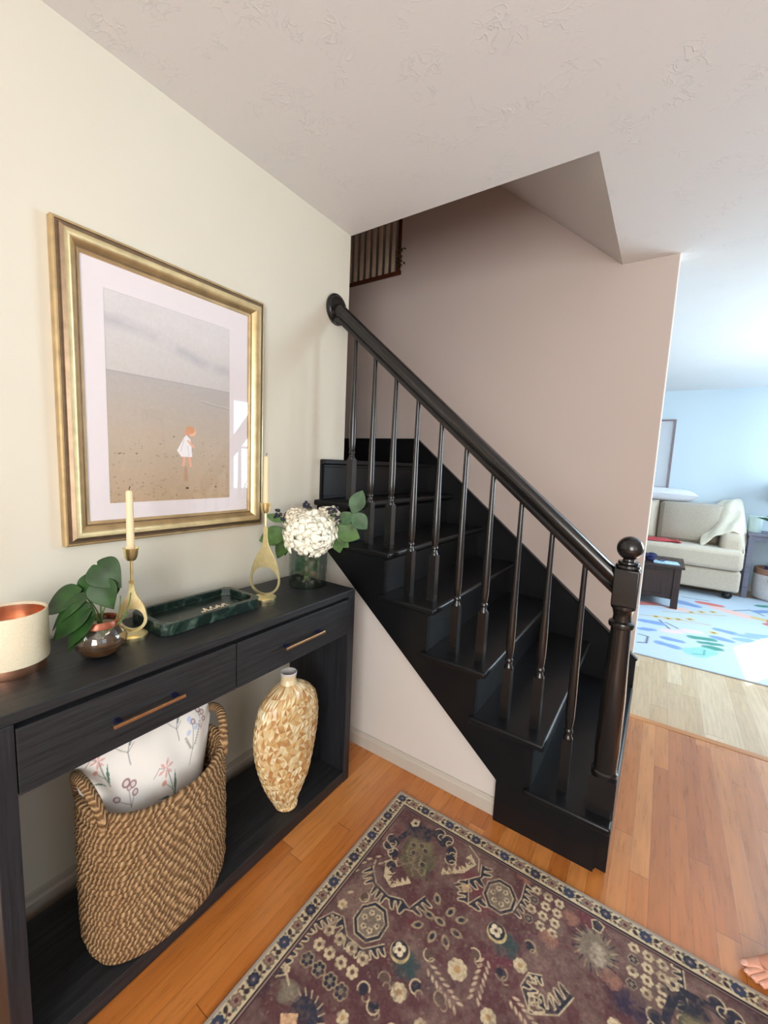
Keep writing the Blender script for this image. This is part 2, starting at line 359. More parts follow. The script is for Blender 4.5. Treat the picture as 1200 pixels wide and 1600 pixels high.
# painted canvas: a numpy raster of a flat thing's own pattern, carried as vertex colours
class Canvas:
    def __init__(s, x0, x1, y0, y1, step, base):
        s.x0, s.y0, s.st = x0, y0, step
        s.nx = int(round((x1-x0)/step))+1; s.ny = int(round((y1-y0)/step))+1
        s.X, s.Y = np.meshgrid(x0+np.arange(s.nx)*step, y0+np.arange(s.ny)*step)
        s.A = np.zeros((s.ny, s.nx, 3)); s.A[:] = lin(base)[:3]
    def win(s, xa, xb, ya, yb):
        i0 = max(0, int((xa-s.x0)/s.st)-1); i1 = min(s.nx, int((xb-s.x0)/s.st)+3); j0 = max(0, int((ya-s.y0)/s.st)-1); j1 = min(s.ny, int((yb-s.y0)/s.st)+3)
        return (slice(j0, max(j0, j1)), slice(i0, max(i0, i1)))
    def put(s, w, m, col, al=1.0):
        c = np.array(lin(col)[:3]); m = (m*al)[..., None]; s.A[w] = s.A[w]*(1-m)+c*m
    def disc(s, x, y, r, col, ry=None, ang=0, al=1.0):
        ry = ry or r; R0 = max(r, ry); w = s.win(x-R0, x+R0, y-R0, y+R0); dx = s.X[w]-x; dy = s.Y[w]-y
        if dx.size == 0: return
        c, q = math.cos(ang), math.sin(ang); d = np.hypot((dx*c+dy*q)/r, (-dx*q+dy*c)/ry)
        s.put(w, np.clip((1-d)*min(r, ry)/s.st+0.5, 0, 1), col, al)
    def poly(s, pts, col, al=1.0):
        P = np.array(pts); w = s.win(P[:,0].min(), P[:,0].max(), P[:,1].min(), P[:,1].max()); X, Y = s.X[w], s.Y[w]
        if X.size == 0: return
        ins = np.zeros(X.shape, bool); n = len(P)
        for i in range(n):
            (x1, y1), (x2, y2) = P[i], P[(i+1) % n]
            if abs(y1-y2) < 1e-12: continue
            ins ^= ((y1 > Y) != (y2 > Y)) & (X < (x2-x1)*(Y-y1)/(y2-y1)+x1)
        s.put(w, ins.astype(float), col, al)
    def line(s, pts, wd, col, closed=False, al=1.0):
        P = list(pts)+([pts[0]] if closed else [])
        for (x1, y1), (x2, y2) in zip(P[:-1], P[1:]):
            w = s.win(min(x1, x2)-wd, max(x1, x2)+wd, min(y1, y2)-wd, max(y1, y2)+wd); X, Y = s.X[w], s.Y[w]
            if X.size == 0: continue
            dx, dy = x2-x1, y2-y1; L = dx*dx+dy*dy+1e-12; t = np.clip(((X-x1)*dx+(Y-y1)*dy)/L, 0, 1)
            d = np.hypot(X-x1-t*dx, Y-y1-t*dy); s.put(w, np.clip((wd/2-d)/s.st+0.5, 0, 1), col, al)
    def noise(s, scale, seed):
        """smooth value noise 0..1"""
        r = np.random.RandomState(seed); gx = (s.X-s.x0)/scale; gy = (s.Y-s.y0)/scale
        G = r.rand(int(gy.max())+3, int(gx.max())+3); i = gx.astype(int); j = gy.astype(int); u = gx-i; v = gy-j; u = u*u*(3-2*u); v = v*v*(3-2*v)
        return (G[j, i]*(1-u)+G[j, i+1]*u)*(1-v)+(G[j+1, i]*(1-u)+G[j+1, i+1]*u)*v
    def mesh(s, name, fn, material, parent=None, thick=0.0, base=None):
        """fn maps flat arrays (x, y) -> (n,3) points"""
        P = fn(s.X.ravel(), s.Y.ravel()); me = bpy.data.meshes.new(name)
        o0 = np.array(origin_of(parent)) if parent else np.array([(P[:,0].min()+P[:,0].max())/2, (P[:,1].min()+P[:,1].max())/2, P[:,2].min()])
        n = s.nx*s.ny; I = np.arange(n).reshape(s.ny, s.nx)
        F = np.stack([I[:-1,:-1].ravel(), I[:-1,1:].ravel(), I[1:,1:].ravel(), I[1:,:-1].ravel()], 1)
        me.vertices.add(n); me.vertices.foreach_set('co', (P-o0).ravel())
        me.loops.add(F.size); me.loops.foreach_set('vertex_index', F.ravel()); me.polygons.add(len(F)); me.polygons.foreach_set('loop_start', np.arange(0, F.size, 4))
        me.update(calc_edges=True); me.validate()
        at = me.color_attributes.new('paint', 'FLOAT_COLOR', 'POINT'); col = np.ones((n, 4)); col[:, :3] = s.A.reshape(-1, 3); at.data.foreach_set('color', col.ravel())
        me.materials.append(material); me.polygons.foreach_set('use_smooth', np.ones(len(F), bool))
        o = bpy.data.objects.new(name, me); C.objects.link(o)
        if parent: o.parent = parent
        else: o.location = o0
        if thick: q = o.modifiers.new('solid', 'SOLIDIFY'); q.thickness = thick; q.offset = -1
        return o

# ================================================================== the room shell
H = 2.44; YP = 0.922; XE = 1.333; XR = 3.2; YB = 4.95; YF = -3.45; XL2 = -2.6
NOSE_X1 = 1.353; RUN = 0.2278; RISE = 0.1941; YN = -0.211
struct(MB().box(-1.1, XR+0.15, YF-0.15, 0.945, -0.12, 0).build('floor', M_FLOOR, smooth=False))
struct(MB().box(XL2, XR+0.15, 0.985, YB+0.15, -0.12, 0).build('floor_living', M_FLOOR2, smooth=False))
struct(MB().box(-1.1, XR+0.15, 0.945, 0.985, -0.12, 0.002).build('trim_threshold', wood_grain('oak_threshold', (176, 118, 70), (204, 148, 98), 0.4, 'X', 0.6, 0.2), smooth=False))
struct(MB().box(-0.15, 0, YF, 0, 0, H).build('wall_left', M_WALL, smooth=False))
# wall under the stair, filled to the stringer
struct(MB().prism([(0.0, 0), (0.964, 0), (0.964, 0.19), (0.0, 1.01)], 'y', -0.162, -0.06).build('wall_understair', M_KNEE, smooth=False))
struct(MB().prism([(-0.162-0.012, 0), (-0.162, 0), (-0.162, 0.071), (-0.162-0.006, 0.071), (-0.162-0.009, 0.058), (-0.162-0.012, 0.052)], 'x', 0.0, 0.962).build('baseboard_understair', M_TRIM, smooth=False, bevel=0.0015))
struct(MB().prism([(0.0, 0), (0.013, 0), (0.013, 0.058), (0.008, 0.066), (0.007, 0.082), (0.0, 0.085)], 'y', YF, -0.175).build('baseboard_left', M_TRIM, smooth=False, bevel=0.0015))
# mauve stairwell wall with the opening to the upper hall
pw = MB()
pw.box(-1.1, XE-0.004, YP, YP+0.10, 0, 2.70).box(-0.31, XE-0.004, YP, YP+0.10, 2.70, 4.9).box(-1.1, -0.31, YP, YP+0.10, 3.65, 4.9)
struct(pw.build('wall_stairwell', M_PINK, smooth=False))
struct(MB().box(XE-0.004, XE, YP, YP+0.10, 0, H).build('trim_wall_end', M_WHITE, smooth=False))
struct(MB().box(XL2, XE, YP+0.10, YP+0.105, 0, H).build('wall_living_side', M_BLUE, smooth=False))
# landing walls and the enclosure upstairs
struct(MB().box(-1.2, -1.1, -0.15, YP+1.3, 0, 4.9).build('wall_landing', M_PINK, smooth=False))
struct(MB().box(-1.1, -0.15, -0.12, 0, 0, 4.9).box(-0.15, 1.20, -0.12, -0.001, H+0.26, 4.9).build('wall_upper', M_PINK, smooth=False))
struct(MB().box(-1.1, 1.30, -0.12, YP+0.1, 4.9, 5.0).build('ceiling_upper', M_CEIL, smooth=False))
struct(MB().box(-1.1, 0.6, YP+0.10, YP+1.3, 2.60, 2.70).box(-1.1, 0.6, YP+1.3, YP+1.4, 2.6, 4.9).box(0.6, 0.7, YP+0.1, YP+1.4, 2.6, 4.9).box(-1.1, 0.6, YP+0.1, YP+1.3, 4.9, 5.0).build('wall_upper_hall', M_DARKR, smooth=False))
# ceilings: flat part with the stair opening, sloping soffit behind it
ce = MB()
ce.box(-0.15, XR+0.15, YF-0.15, 0.0, H, H+0.26)
ce.box(1.083, XR+0.15, 0.0, YP+0.1, H, H+0.26)
ce.box(XL2, XR+0.15, YP+0.1, YB+0.15, H, H+0.14)
struct(ce.build('ceiling', M_CEIL, smooth=False))
struct(MB().prism([(1.0829, H), (1.0829, H+0.255), (-1.1, 4.55), (-1.1, 4.30)], 'y', 0.0, YP).build('ceiling_soffit', M_CEIL, smooth=False))
# right wall with windows, front wall with glazed opening, blue wall
rw = MB()
def wall_with_holes(mb, axis, a, b, lo, hi, z0, z1, holes):
    """holes: (l, r, zb, zt) sorted"""
    def bx(l, r, zb, zt):
        if r-l > 1e-4 and zt-zb > 1e-4:
            if axis == 'x': mb.box(a, b, l, r, zb, zt)
            else: mb.box(l, r, a, b, zb, zt)
    cur = lo
    for l, r, zb, zt in holes:
        bx(cur, l, z0, z1); bx(l, r, z0, zb); bx(l, r, zt, z1); cur = r
    bx(cur, hi, z0, z1)
wall_with_holes(rw, 'x', XR, XR+0.15, YF-0.15, 1.0, 0, H, [(-2.2, -1.2, 0.9, 2.1)])
struct(rw.build('wall_right', M_WALL, smooth=False))
rw = MB(); wall_with_holes(rw, 'x', XR, XR+0.15, 1.0, YB, 0, H, [(1.62, 3.35, 0.85, 2.10), (3.93, 4.90, 0.85, 2.10)])
struct(rw.build('wall_living_right', M_BLUE, smooth=False))
fw_ = MB(); wall_with_holes(fw_, 'y', YF-0.15, YF, 0.0, XR, 0, H, [(1.5, 3.0, 0.5, 2.25)])
struct(fw_.build('wall_front', M_WALL, smooth=False))
struct(MB().box(XL2, XR+0.15, YB, YB+0.15, 0, H).build('wall_back', M_BLUE, smooth=False))
struct(MB().box(XL2-0.15, XL2, YP+0.1, YB+0.15, 0, H).build('wall_living_left', M_BLUE, smooth=False))
struct(MB().box(XL2, XR, YB-0.014, YB, 0, 0.10).build('baseboard_back', M_WHITE, smooth=False, bevel=0.002))
# window joinery (frames, sills and muntins stand in the openings)
def window(n, axis, pos, l, r, zb, zt, nm=1):
    fr = MB()
    def bar(a0, a1, z0, z1, d=0.03):
        if axis == 'x': fr.box(pos+0.05-d/2, pos+0.05+d/2, a0, a1, z0, z1)
        else: fr.box(a0, a1, pos-0.05-d/2, pos-0.05+d/2, z0, z1)
    bar(l, l+0.04, zb, zt, .05); bar(r-0.04, r, zb, zt, .05); bar(l+.04, r-.04, zb, zb+0.04, .05); bar(l+.04, r-.04, zt-0.04, zt, .05)
    bar(l+.04, r-.04, (zb+zt)/2-0.015, (zb+zt)/2+0.015)
    for k in range(1, nm): x = lerp(l, r, k/nm); bar(x-0.02, x+0.02, zb+.04, zt-.04)
    struct(fr.build('window_%d' % n, M_WHITE, smooth=False))
window(1, 'x', XR, 1.62, 3.35, 0.85, 2.10, 2); window(2, 'x', XR, 3.93, 4.90, 0.85, 2.10); window(3, 'y', YF, 1.5, 3.0, 0.5, 2.25, 2); window(4, 'x', XR, -2.2, -1.2, 0.9, 2.1)

# ================================================================== staircase
st = thing('staircase', (0.65, 0.35, 0), 'black painted staircase with turned balusters and handrail climbing to a landing', 'staircase')
sub_lip = 0.0355
for k in range(1, 8):
    xf = NOSE_X1-(k-1)*RUN; z = k*RISE
    # riser below tread k
    xr = xf-sub_lip
    if k < 7:
        MB().box(xr-0.02, xr, -0.176, YP-0.001, (k-1)*RISE+(0 if k == 1 else 0.0005), z-0.027).build('riser', M_BLACK, st, bevel=0.001, smooth=False)
        MB().box(xf-RUN-sub_lip-0.02, xf, YN, YP-0.022, z-0.027, z).build('tread', M_BLACK, st, bevel=0.009, bseg=4)
        # thin cove moulding under the nosing
        MB().prism([(xr, z-0.028), (xr+0.014, z-0.028), (xr+0.010, z-0.036), (xr, z-0.044)], 'y', -0.19, YP-0.022).build('cove_moulding', M_BLACK, st, smooth=False)
    else:
        # top riser panel, flush over the wall face, and the landing
        xr = 0.012
        MB().box(-0.004, xr, -0.176, YP-0.022, 6*RISE, z-0.004).build('riser', M_BLACK, st, bevel=0.001, smooth=False)
        pm = MB(); a0, a1, z0, z1, wd = -0.170, YP-0.20, 6*RISE+0.002, z-0.024, 0.014
        pm.box(xr, xr+0.008, a0, a1, z0, z0+wd).box(xr, xr+0.008, a0, a1, z1-wd, z1).box(xr, xr+0.008, a0, a0+wd, z0+wd, z1-wd).box(xr, xr+0.008, a1-wd, a1, z0+wd, z1-wd)
        pm.build('panel_moulding', M_BLACK, st, bevel=0.003, smooth=False)
        MB().box(-1.099, 0.0, 0.001, YP-0.022, z-0.03, z).box(0.0, 0.030, -0.180, YP-0.022, z-0.024, z).build('landing', M_BLACK, st, bevel=0.006, bseg=3)
# outer stringer: cut to the treads above, straight below
poly = [(0.001, 0.983), (0.964, 0.167), (0.964, 0.0), (NOSE_X1-sub_lip-0.004, 0.0)]
for k in range(1, 7):
    x = NOSE_X1-(k-1)*RUN-sub_lip-0.001; z = k*RISE-0.0275
    poly.append((x, z))
    if k < 6: poly.append((x-RUN, z))
poly.append((0.001, 6*RISE-0.0275))
MB().prism(poly, 'y', -0.190, -0.1765).build('stringer', M_BLACK, st, smooth=False)
# end block at the foot of the first riser
MB().box(NOSE_X1-sub_lip-0.004, NOSE_X1-0.002, -0.168, YP-0.022, 0, RISE-0.029).build('end_block', M_BLACK, st, smooth=False, bevel=0.002)
# skirt board on the mauve wall
sk = [(-1.099, 6*RISE), (-0.30, 6*RISE), (0.93, 0.0), (NOSE_X1-0.003, 0.0), (NOSE_X1-0.003, 0.345), (-0.093, 1.520), (-1.099, 1.520)]
MB().prism(sk, 'y', YP-0.022, YP-0.0005).build('skirt_board', M_BLACK, st, smooth=False)
cap = MB(); import itertools
for (a, b) in (((-1.099, 1.520), (-0.093, 1.520)), ((-0.093, 1.520), (NOSE_X1-0.003, 0.345))):
    dx, dz = b[0]-a[0], b[1]-a[1]; L = math.hypot(dx, dz); nx, nz = -dz/L*0.014, dx/L*0.014
    cap.prism([a, b, (b[0]+nx, b[1]+nz), (a[0]+nx, a[1]+nz)], 'y', YP-0.028, YP-0.0005)
cap.build('skirt_cap', M_BLACK, st, smooth=False, bevel=0.003)
# handrail (underside line)
def rail_under(x): return 1.036+0.845*(1.183-x)
x0, x1 = 0.055, 1.279
sec = [(-0.020, 0.0), (0.020, 0.0), (0.024, 0.014), (0.018, 0.022), (0.030, 0.036), (0.031, 0.050), (0.026, 0.064), (0.013, 0.074), (-0.013, 0.074), (-0.026, 0.064), (-0.031, 0.050), (-0.030, 0.036), (-0.018, 0.022), (-0.024, 0.014)]
hr = MB(); RY = -0.112; n = len(sec)
vs = [(x, RY+a, rail_under(x)+b*1.18) for x in (x0, x1) for a, b in sec]
hr.add(vs, [tuple(range(n))[::-1], tuple(range(n, 2*n))]+[(i, (i+1) % n, n+(i+1) % n, n+i) for i in range(n)])
hr.build('handrail', M_BLACKG, st, angle=50)
# level stub and rosette on the wall
zc = rail_under(0.03)+0.045
stub = MB(); vs = []
for x, s_ in ((0.018, 0.85), (x0+0.004, 1.0)):
    for a, b in sec: vs.append((x, RY+a*s_, (rail_under(x0) if x > 0.03 else rail_under(0.018)-0.02)+b*1.18*s_+ (0.006 if x < 0.03 else 0)))
stub.add(vs, [tuple(range(n))[::-1], tuple(range(n, 2*n))]+[(i, (i+1) % n, n+(i+1) % n, n+i) for i in range(n)])
stub.build('handrail_return', M_BLACKG, st, angle=50)
ros = MB(); ros.lathe([(0.0, 0.0), (0.070, 0.0), (0.072, 0.004), (0.070, 0.010), (0.062, 0.013), (0.058, 0.018), (0.045, 0.021), (0.0, 0.022)], seg=40, caps=False)
ros.xform(Matrix.Translation((0.0005, -0.094, 2.068)) @ Matrix.Rotation(PI/2, 4, 'Y')); ros.build('rosette', M_BLACKG, st)
# balusters, two to a tread
def baluster(x, ztread):
    top = rail_under(x)+0.006; b = MB(); y = RY-0.002
    h = 0.200; w2 = 0.0165
    b.box(x-w2, x+w2, y-w2, y+w2, ztread-0.001, ztread+h)
    p = [(w2, h), (0.0165, h+0.006), (0.0125, h+0.012), (0.0115, h+0.024), (0.0150, h+0.028), (0.0150, h+0.034), (0.0112, h+0.040), (0.0140, h+0.052), (0.0160, h+0.085)]
    b.lathe([(r, ztread+z) for r, z in p]+[(0.0160, ztread+h+0.16), (0.0125, lerp(ztread, top, 0.62)), (0.0095, top-0.10), (0.0090, top)], (x, y), 16)
    b.build('baluster', M_BLACKG, st)
for i in range(10):
    x = 0.145+0.1157*i; tr = [6, 5, 5, 4, 4, 3, 3, 2, 2, 1][i]
    baluster(x, tr*RISE)
# newel post
nx_, ny_ = 1.312, -0.122
nw = MB(); hb = 0.0405
nw.box(nx_-hb, nx_+hb, ny_-hb, ny_+hb, RISE-0.001, 0.325)
nw.lathe([(0.040, 0.322), (0.0415, 0.328), (0.0415, 0.338), (0.036, 0.343), (0.0365, 0.36), (0.0385, 0.42), (0.0375, 0.60), (0.0320, 0.78), (0.0300, 0.842), (0.0300, 0.848), (0.0375, 0.852), (0.0390, 0.860), (0.0375, 0.868), (0.0280, 0.874), (0.0270, 0.890), (0.0310, 0.908), (0.0370, 0.916), (0.0370, 0.926)], (nx_, ny_), 36)
nw.build('newel_shaft', M_BLACKG, st)
MB().box(nx_-0.036, nx_+0.036, ny_-0.036, ny_+0.036, 0.926, 1.048).build('newel_block', M_BLACKG, st, bevel=0.004, bseg=3)
MB().lathe([(0.0, 1.047), (0.034, 1.047), (0.037, 1.053), (0.035, 1.060), (0.028, 1.062), (0.031, 1.066), (0.030, 1.071), (0.018, 1.073), (0.0165, 1.078)]+[(0.0385*math.cos(a), 1.1145+0.0385*math.sin(a)) for a in np.linspace(-1.12, PI/2, 14)], (nx_, ny_), 36, caps=False).build('ball_finial', M_BLACKG, st)

# ================================================================== upper hall railing, seen through the opening
ur = thing('upper_railing', (-0.70, YP+0.04, 2.70), 'brown-trimmed railing of taupe upright slats high in the stairwell', 'railing')
MB().box(-1.099, -0.30, YP-0.012, YP+0.07, 2.672, 2.700).build('bottom_trim', M_BROWNW, ur, smooth=False, bevel=0.002)
MB().box(-0.332, -0.308, YP-0.012, YP+0.07, 2.700, 3.65).build('corner_post', M_BROWNW, ur, smooth=False, bevel=0.002)
MB().prism([(-0.334, 3.045), (-0.334, 3.10), (-1.09, 3.74), (-1.09, 3.69)], 'y', YP+0.0125, YP+0.05).build('hand_rail', M_BROWNW, ur, smooth=False)
for i in range(13):
    x = -0.375-0.057*i
    t_ = min(3.62, 3.05+0.845*(-0.334-x))
    MB().box(x-0.0155, x+0.0155, YP+0.002, YP+0.012, 2.700, t_).build('slat', M_SLAT, ur, smooth=False, bevel=0.002)
ga = MB()
for i in range(46):
    c = Vector((-0.290+random.uniform(-0.02, 0.025), YP-0.035+random.uniform(-0.02, 0.01), 2.70+random.random()*0.13)); d = Vector((random.uniform(-1, 1), random.uniform(-1, 0.2), random.uniform(-1, 1))).normalized()*0.026
    s_ = d.cross(Vector((random.random(), random.random(), 1))).normalized()*0.009
    ga.add([c, c+d*0.5+s_, c+d, c+d*0.5-s_], [(0, 1, 2, 3)])
ga.tube([(-0.31, YP-0.03, 2.84), (-0.302, YP-0.032, 2.77), (-0.305, YP-0.03, 2.70)], 0.004, 6)
tag(ga.build('leaf_garland', M_IVY, None, smooth=False, solid=0.001), 'small brown dried garland hanging at the corner of the upper railing', 'garland')

# ================================================================== console table
CX0, CX1, CY0, CY1, CZ = 0.050, 0.385, -1.470, -0.362, 0.840
co = thing('console_table', ((CX0+CX1)/2, (CY0+CY1)/2, 0), 'black stained wood console table with two drawers and open lower shelf against the cream wall', 'console table')
MB().box(CX0, CX1, CY0, CY1, CZ-0.024, CZ).build('tabletop', M_CONS, co, bevel=0.002, smooth=False)
MB().box(CX0, CX1, CY1-0.036, CY1, 0.0, CZ-0.0245).build('side_panel', M_CONSZ, co, bevel=0.002, smooth=False)
MB().box(CX0, CX1, CY0, CY0+0.036, 0.0, CZ-0.0245).build('side_panel', M_CONSZ, co, bevel=0.002, smooth=False)
MB().box(CX0, CX1, CY0+0.0365, CY1-0.0365, 0.004, 0.050).build('lower_shelf', M_CONS, co, bevel=0.002, smooth=False)
MB().box(CX0+0.002, CX1-0.024, CY0+0.037, CY1-0.037, 0.690, CZ-0.0245).build('drawer_case', M_CONS, co, smooth=False)
ym = -0.926
for (a, b, h0, h1) in ((CY0+0.038, ym-0.002, -1.271, -1.101), (ym+0.002, CY1-0.038, -0.755, -0.567)):
    d = MB().box(CX1-0.0235, CX1-0.001, a, b, 0.660, 0.803).build('drawer', M_CONS, co, bevel=0.0015, smooth=False)
    hd = MB(); hd.box(CX1+0.022, CX1+0.029, h0, h1, 0.727, 0.735).build('handle', M_BRONZE, d, bevel=0.001, smooth=False)
    for yy in (h0+0.012, h1-0.022): MB().box(CX1-0.001, CX1+0.0218, yy, yy+0.010, 0.726, 0.736).build('handle_mount', M_NAVYM, d, smooth=False)

# ================================================================== framed beach photograph
FX = 0.034; f0, f1, fz0, fz1 = -1.220, -0.540, 1.080, 1.948
fr = thing('picture_frame', (0.017, (f0+f1)/2, fz0), 'large gold framed beach photograph of a child, hanging above the console', 'picture')
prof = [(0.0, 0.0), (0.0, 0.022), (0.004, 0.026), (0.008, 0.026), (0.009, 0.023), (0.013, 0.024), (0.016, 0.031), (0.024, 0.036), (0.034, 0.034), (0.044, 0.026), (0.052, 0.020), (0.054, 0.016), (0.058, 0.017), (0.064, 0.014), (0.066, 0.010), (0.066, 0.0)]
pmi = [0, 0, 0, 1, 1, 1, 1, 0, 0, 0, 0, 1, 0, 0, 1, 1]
fm = MB(); npf = len(prof); vs = []
for (cy, cz, sy, sz) in ((f0, fz0, 1, 1), (f1, fz0, -1, 1), (f1, fz1, -1, -1), (f0, fz1, 1, -1)):
    for d_, h_ in prof: vs.append((0.001+h_, cy+sy*d_, cz+sz*d_))
for k in range(4):
    for i in range(npf):
        j = (i+1) % npf; fm.add([], [], 0)
        fm.f.append((k*npf+i, k*npf+j, ((k+1) % 4)*npf+j, ((k+1) % 4)*npf+i)); fm.m.append(pmi[i])
fm.v = vs
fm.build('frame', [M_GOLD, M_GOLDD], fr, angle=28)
py0, py1, pz0, pz1 = -1.098, -0.684, 1.196, 1.812
mb = MB(); g0, g1, gz0, gz1 = f0+0.060, f1-0.060, fz0+0.060, fz1-0.060
mb.box(0.004, 0.010, g0, py0, gz0, gz1).box(0.004, 0.010, py1, g1, gz0, gz1).box(0.004, 0.010, py0, py1, gz0, pz0).box(0.004, 0.010, py0, py1, pz1, gz1)
mb.build('mat_board', M_MAT, fr, smooth=False)
cv = Canvas(0, 0.414, 0, 0.616, 0.0014, (190, 186, 186))
zn = cv.Y/0.616; un = cv.X/0.414
sky_t = np.array(lin((208, 205, 207))[:3]); sky_b = np.array(lin((198, 193, 191))[:3]); sea = np.array(lin((178, 173, 171))[:3]); sand = np.array(lin((184, 170, 154))[:3]); sand2 = np.array(lin((180, 157, 130))[:3])
hz = 0.635
t_ = np.clip((zn-hz)/(1-hz), 0, 1)[..., None]; A = sky_b*(1-t_)+sky_t*t_
t2 = np.clip((hz-zn)/0.30, 0, 1)[..., None]; Bc = sea*(1-t2)+sand*t2
t3 = np.clip((0.30-zn)/0.30, 0, 1)[..., None]; Bc = Bc*(1-t3)+sand2*t3
cv.A = np.where((zn > hz)[..., None], A, Bc)
cl = cv.noise(0.05, 3)*0.6+cv.noise(0.02, 4)*0.4; band = np.clip(1-np.abs(zn-0.80-0.02*np.sin(un*6)-0.02*cl+0.10*(un-0.5))/0.045, 0, 1)*np.clip(cl*1.6, 0, 1)
cv.A = cv.A*(1-0.5*band[..., None])+np.array(lin((158, 160, 172))[:3])*0.5*band[..., None]
band2 = np.clip(1-np.abs(zn-0.93+0.12*(un-0.5))/0.07, 0, 1)*np.clip(cv.noise(0.06, 9)*1.5-0.3, 0, 1)
cv.A = cv.A*(1-0.35*band2[..., None])+np.array(lin((228, 222, 220))[:3])*0.35*band2[..., None]
cv.A *= (0.97+0.06*cv.noise(0.006, 5))[..., None]
cv.line([(0.0, hz*0.616), (0.414, hz*0.616)], 0.0025, (150, 146, 150), al=0.7)
cv.line([(0.30, 0.345), (0.36, 0.337), (0.414, 0.332)], 0.004, (200, 196, 192), al=0.5); cv.line([(0.30, 0.341), (0.36, 0.333), (0.414, 0.328)], 0.002, (140, 132, 128), al=0.7)
for _ in range(150):
    x, y = random.random()*0.414, random.random()**1.6*0.2; cv.disc(x, y, random.uniform(0.001, 0.0026), (104, 80, 60), random.uniform(0.0008, 0.0018), al=0.75)
for (x, y, r) in ((0.245, 0.040, 0.006), (0.355, 0.042, 0.004), (0.20, 0.213, 0.003), (0.03, 0.150, 0.003), (0.08, 0.152, 0.003)): cv.disc(x, y, r, (84, 60, 46), r*0.6)
gx, gz = 0.242, 0.116   # child's feet
cv.poly([(gx-0.006, gz), (gx+0.004, gz), (gx+0.006, gz-0.055), (gx-0.010, gz-0.05)], (176, 128, 98), 0.45)
cv.poly([(gx-0.010, gz+0.034), (gx-0.001, gz+0.034), (gx-0.006, gz), (gx-0.016, gz-0.001)], (226, 172, 148))
cv.poly([(gx+0.006, gz+0.034), (gx+0.016, gz+0.034), (gx+0.022, gz-0.005), (gx+0.013, gz-0.005)], (222, 166, 142))
cv.poly([(gx-0.032, gz+0.052), (gx-0.018, gz+0.032), (gx+0.022, gz+0.032), (gx+0.020, gz+0.066), (gx+0.016, gz+0.092), (gx+0.001, gz+0.106), (gx-0.010, gz+0.092), (gx-0.022, gz+0.07)], (232, 230, 234))
cv.line([(gx-0.008, gz+0.09), (gx-0.018, gz+0.05)], 0.003, (204, 202, 210)); cv.line([(gx+0.006, gz+0.07), (gx+0.010, gz+0.036)], 0.003, (210, 208, 214))
cv.line([(gx+0.008, gz+0.086), (gx+0.020, gz+0.072), (gx+0.030, gz+0.066)], 0.007, (226, 170, 146))
cv.disc(gx+0.022, gz+0.118, 0.015, (230, 180, 156)); cv.disc(gx+0.016, gz+0.124, 0.0165, (204, 152, 112), 0.013); cv.disc(gx+0.006, gz+0.114, 0.009, (214, 150, 122))
cv.mesh('photo_print', lambda x, y: np.stack([np.full_like(x, 0.0085), py0+x, pz0+y], 1), M_PRINT, fr)
MB().box(0.0125, 0.0135, g0, g1, gz0, gz1).build('glass_pane', M_PANE, fr, smooth=False)

# ================================================================== things on the console
ZT = CZ
RV = Vector((0.8295, 0.5585, 0)); NV = Vector((-0.5585, 0.8295, 0))
def W(c, a, z, n=0.0): return Vector((c[0], c[1], 0))+RV*a+NV*n+Vector((0, 0, z))
# candle jar
jc = (0.178, -1.383)
cj = thing('candle_jar', (*jc, ZT), 'round cream candle jar on a copper base at the left end of the console', 'candle jar')
MB().lathe([(0.0, ZT), (0.062, ZT), (0.063, ZT+0.003), (0.063, ZT+0.022), (0.0, ZT+0.022)], jc, 48, caps=False).build('copper_base', M_COPPER, cj)
MB().lathe([(0.055, ZT+0.022), (0.069, ZT+0.024), (0.0705, ZT+0.032), (0.0705, ZT+0.136), (0.0695, ZT+0.140), (0.0665, ZT+0.140), (0.0655, ZT+0.136), (0.0655, ZT+0.105), (0.0, ZT+0.105)], jc, 48, caps=False).build('jar', M_SAGE, cj)
MB().lathe([(0.0, ZT+0.106), (0.0648, ZT+0.106), (0.0648, ZT+0.134), (0.0638, ZT+0.134), (0.0636, ZT+0.108), (0.0, ZT+0.1075)], jc, 48, caps=False).build('copper_liner', M_COPPER, cj)

# pothos bowl
bc = (0.252, -1.228)
gb = thing('glass_bowl', (*bc, ZT), 'small round glass bowl with copper rim on the console, holding pothos cuttings', 'bowl')
MB().lathe([(0.0, ZT+0.002), (0.030, ZT+0.002), (0.044, ZT+0.010), (0.056, ZT+0.030), (0.058, ZT+0.048), (0.051, ZT+0.068), (0.038, ZT+0.082), (0.0375, ZT+0.090), (0.0355, ZT+0.090), (0.036, ZT+0.081), (0.049, ZT+0.067), (0.0555, ZT+0.048), (0.0535, ZT+0.031), (0.042, ZT+0.013), (0.028, ZT+0.006), (0.0, ZT+0.006)], bc, 40, caps=False).build('bowl_body', M_BOWL, gb)
MB().lathe([(0.040, ZT+0.078), (0.0425, ZT+0.080), (0.0415, ZT+0.093), (0.0395, ZT+0.096), (0.0375, ZT+0.093), (0.038, ZT+0.082)], bc, 40, caps=False).build('copper_rim', M_RUST, gb)
MB().lathe([(0.0, ZT+0.007), (0.028, ZT+0.007), (0.040, ZT+0.014), (0.049, ZT+0.028), (0.0, ZT+0.031)], bc, 32, caps=False).build('water', M_SOIL, gb)

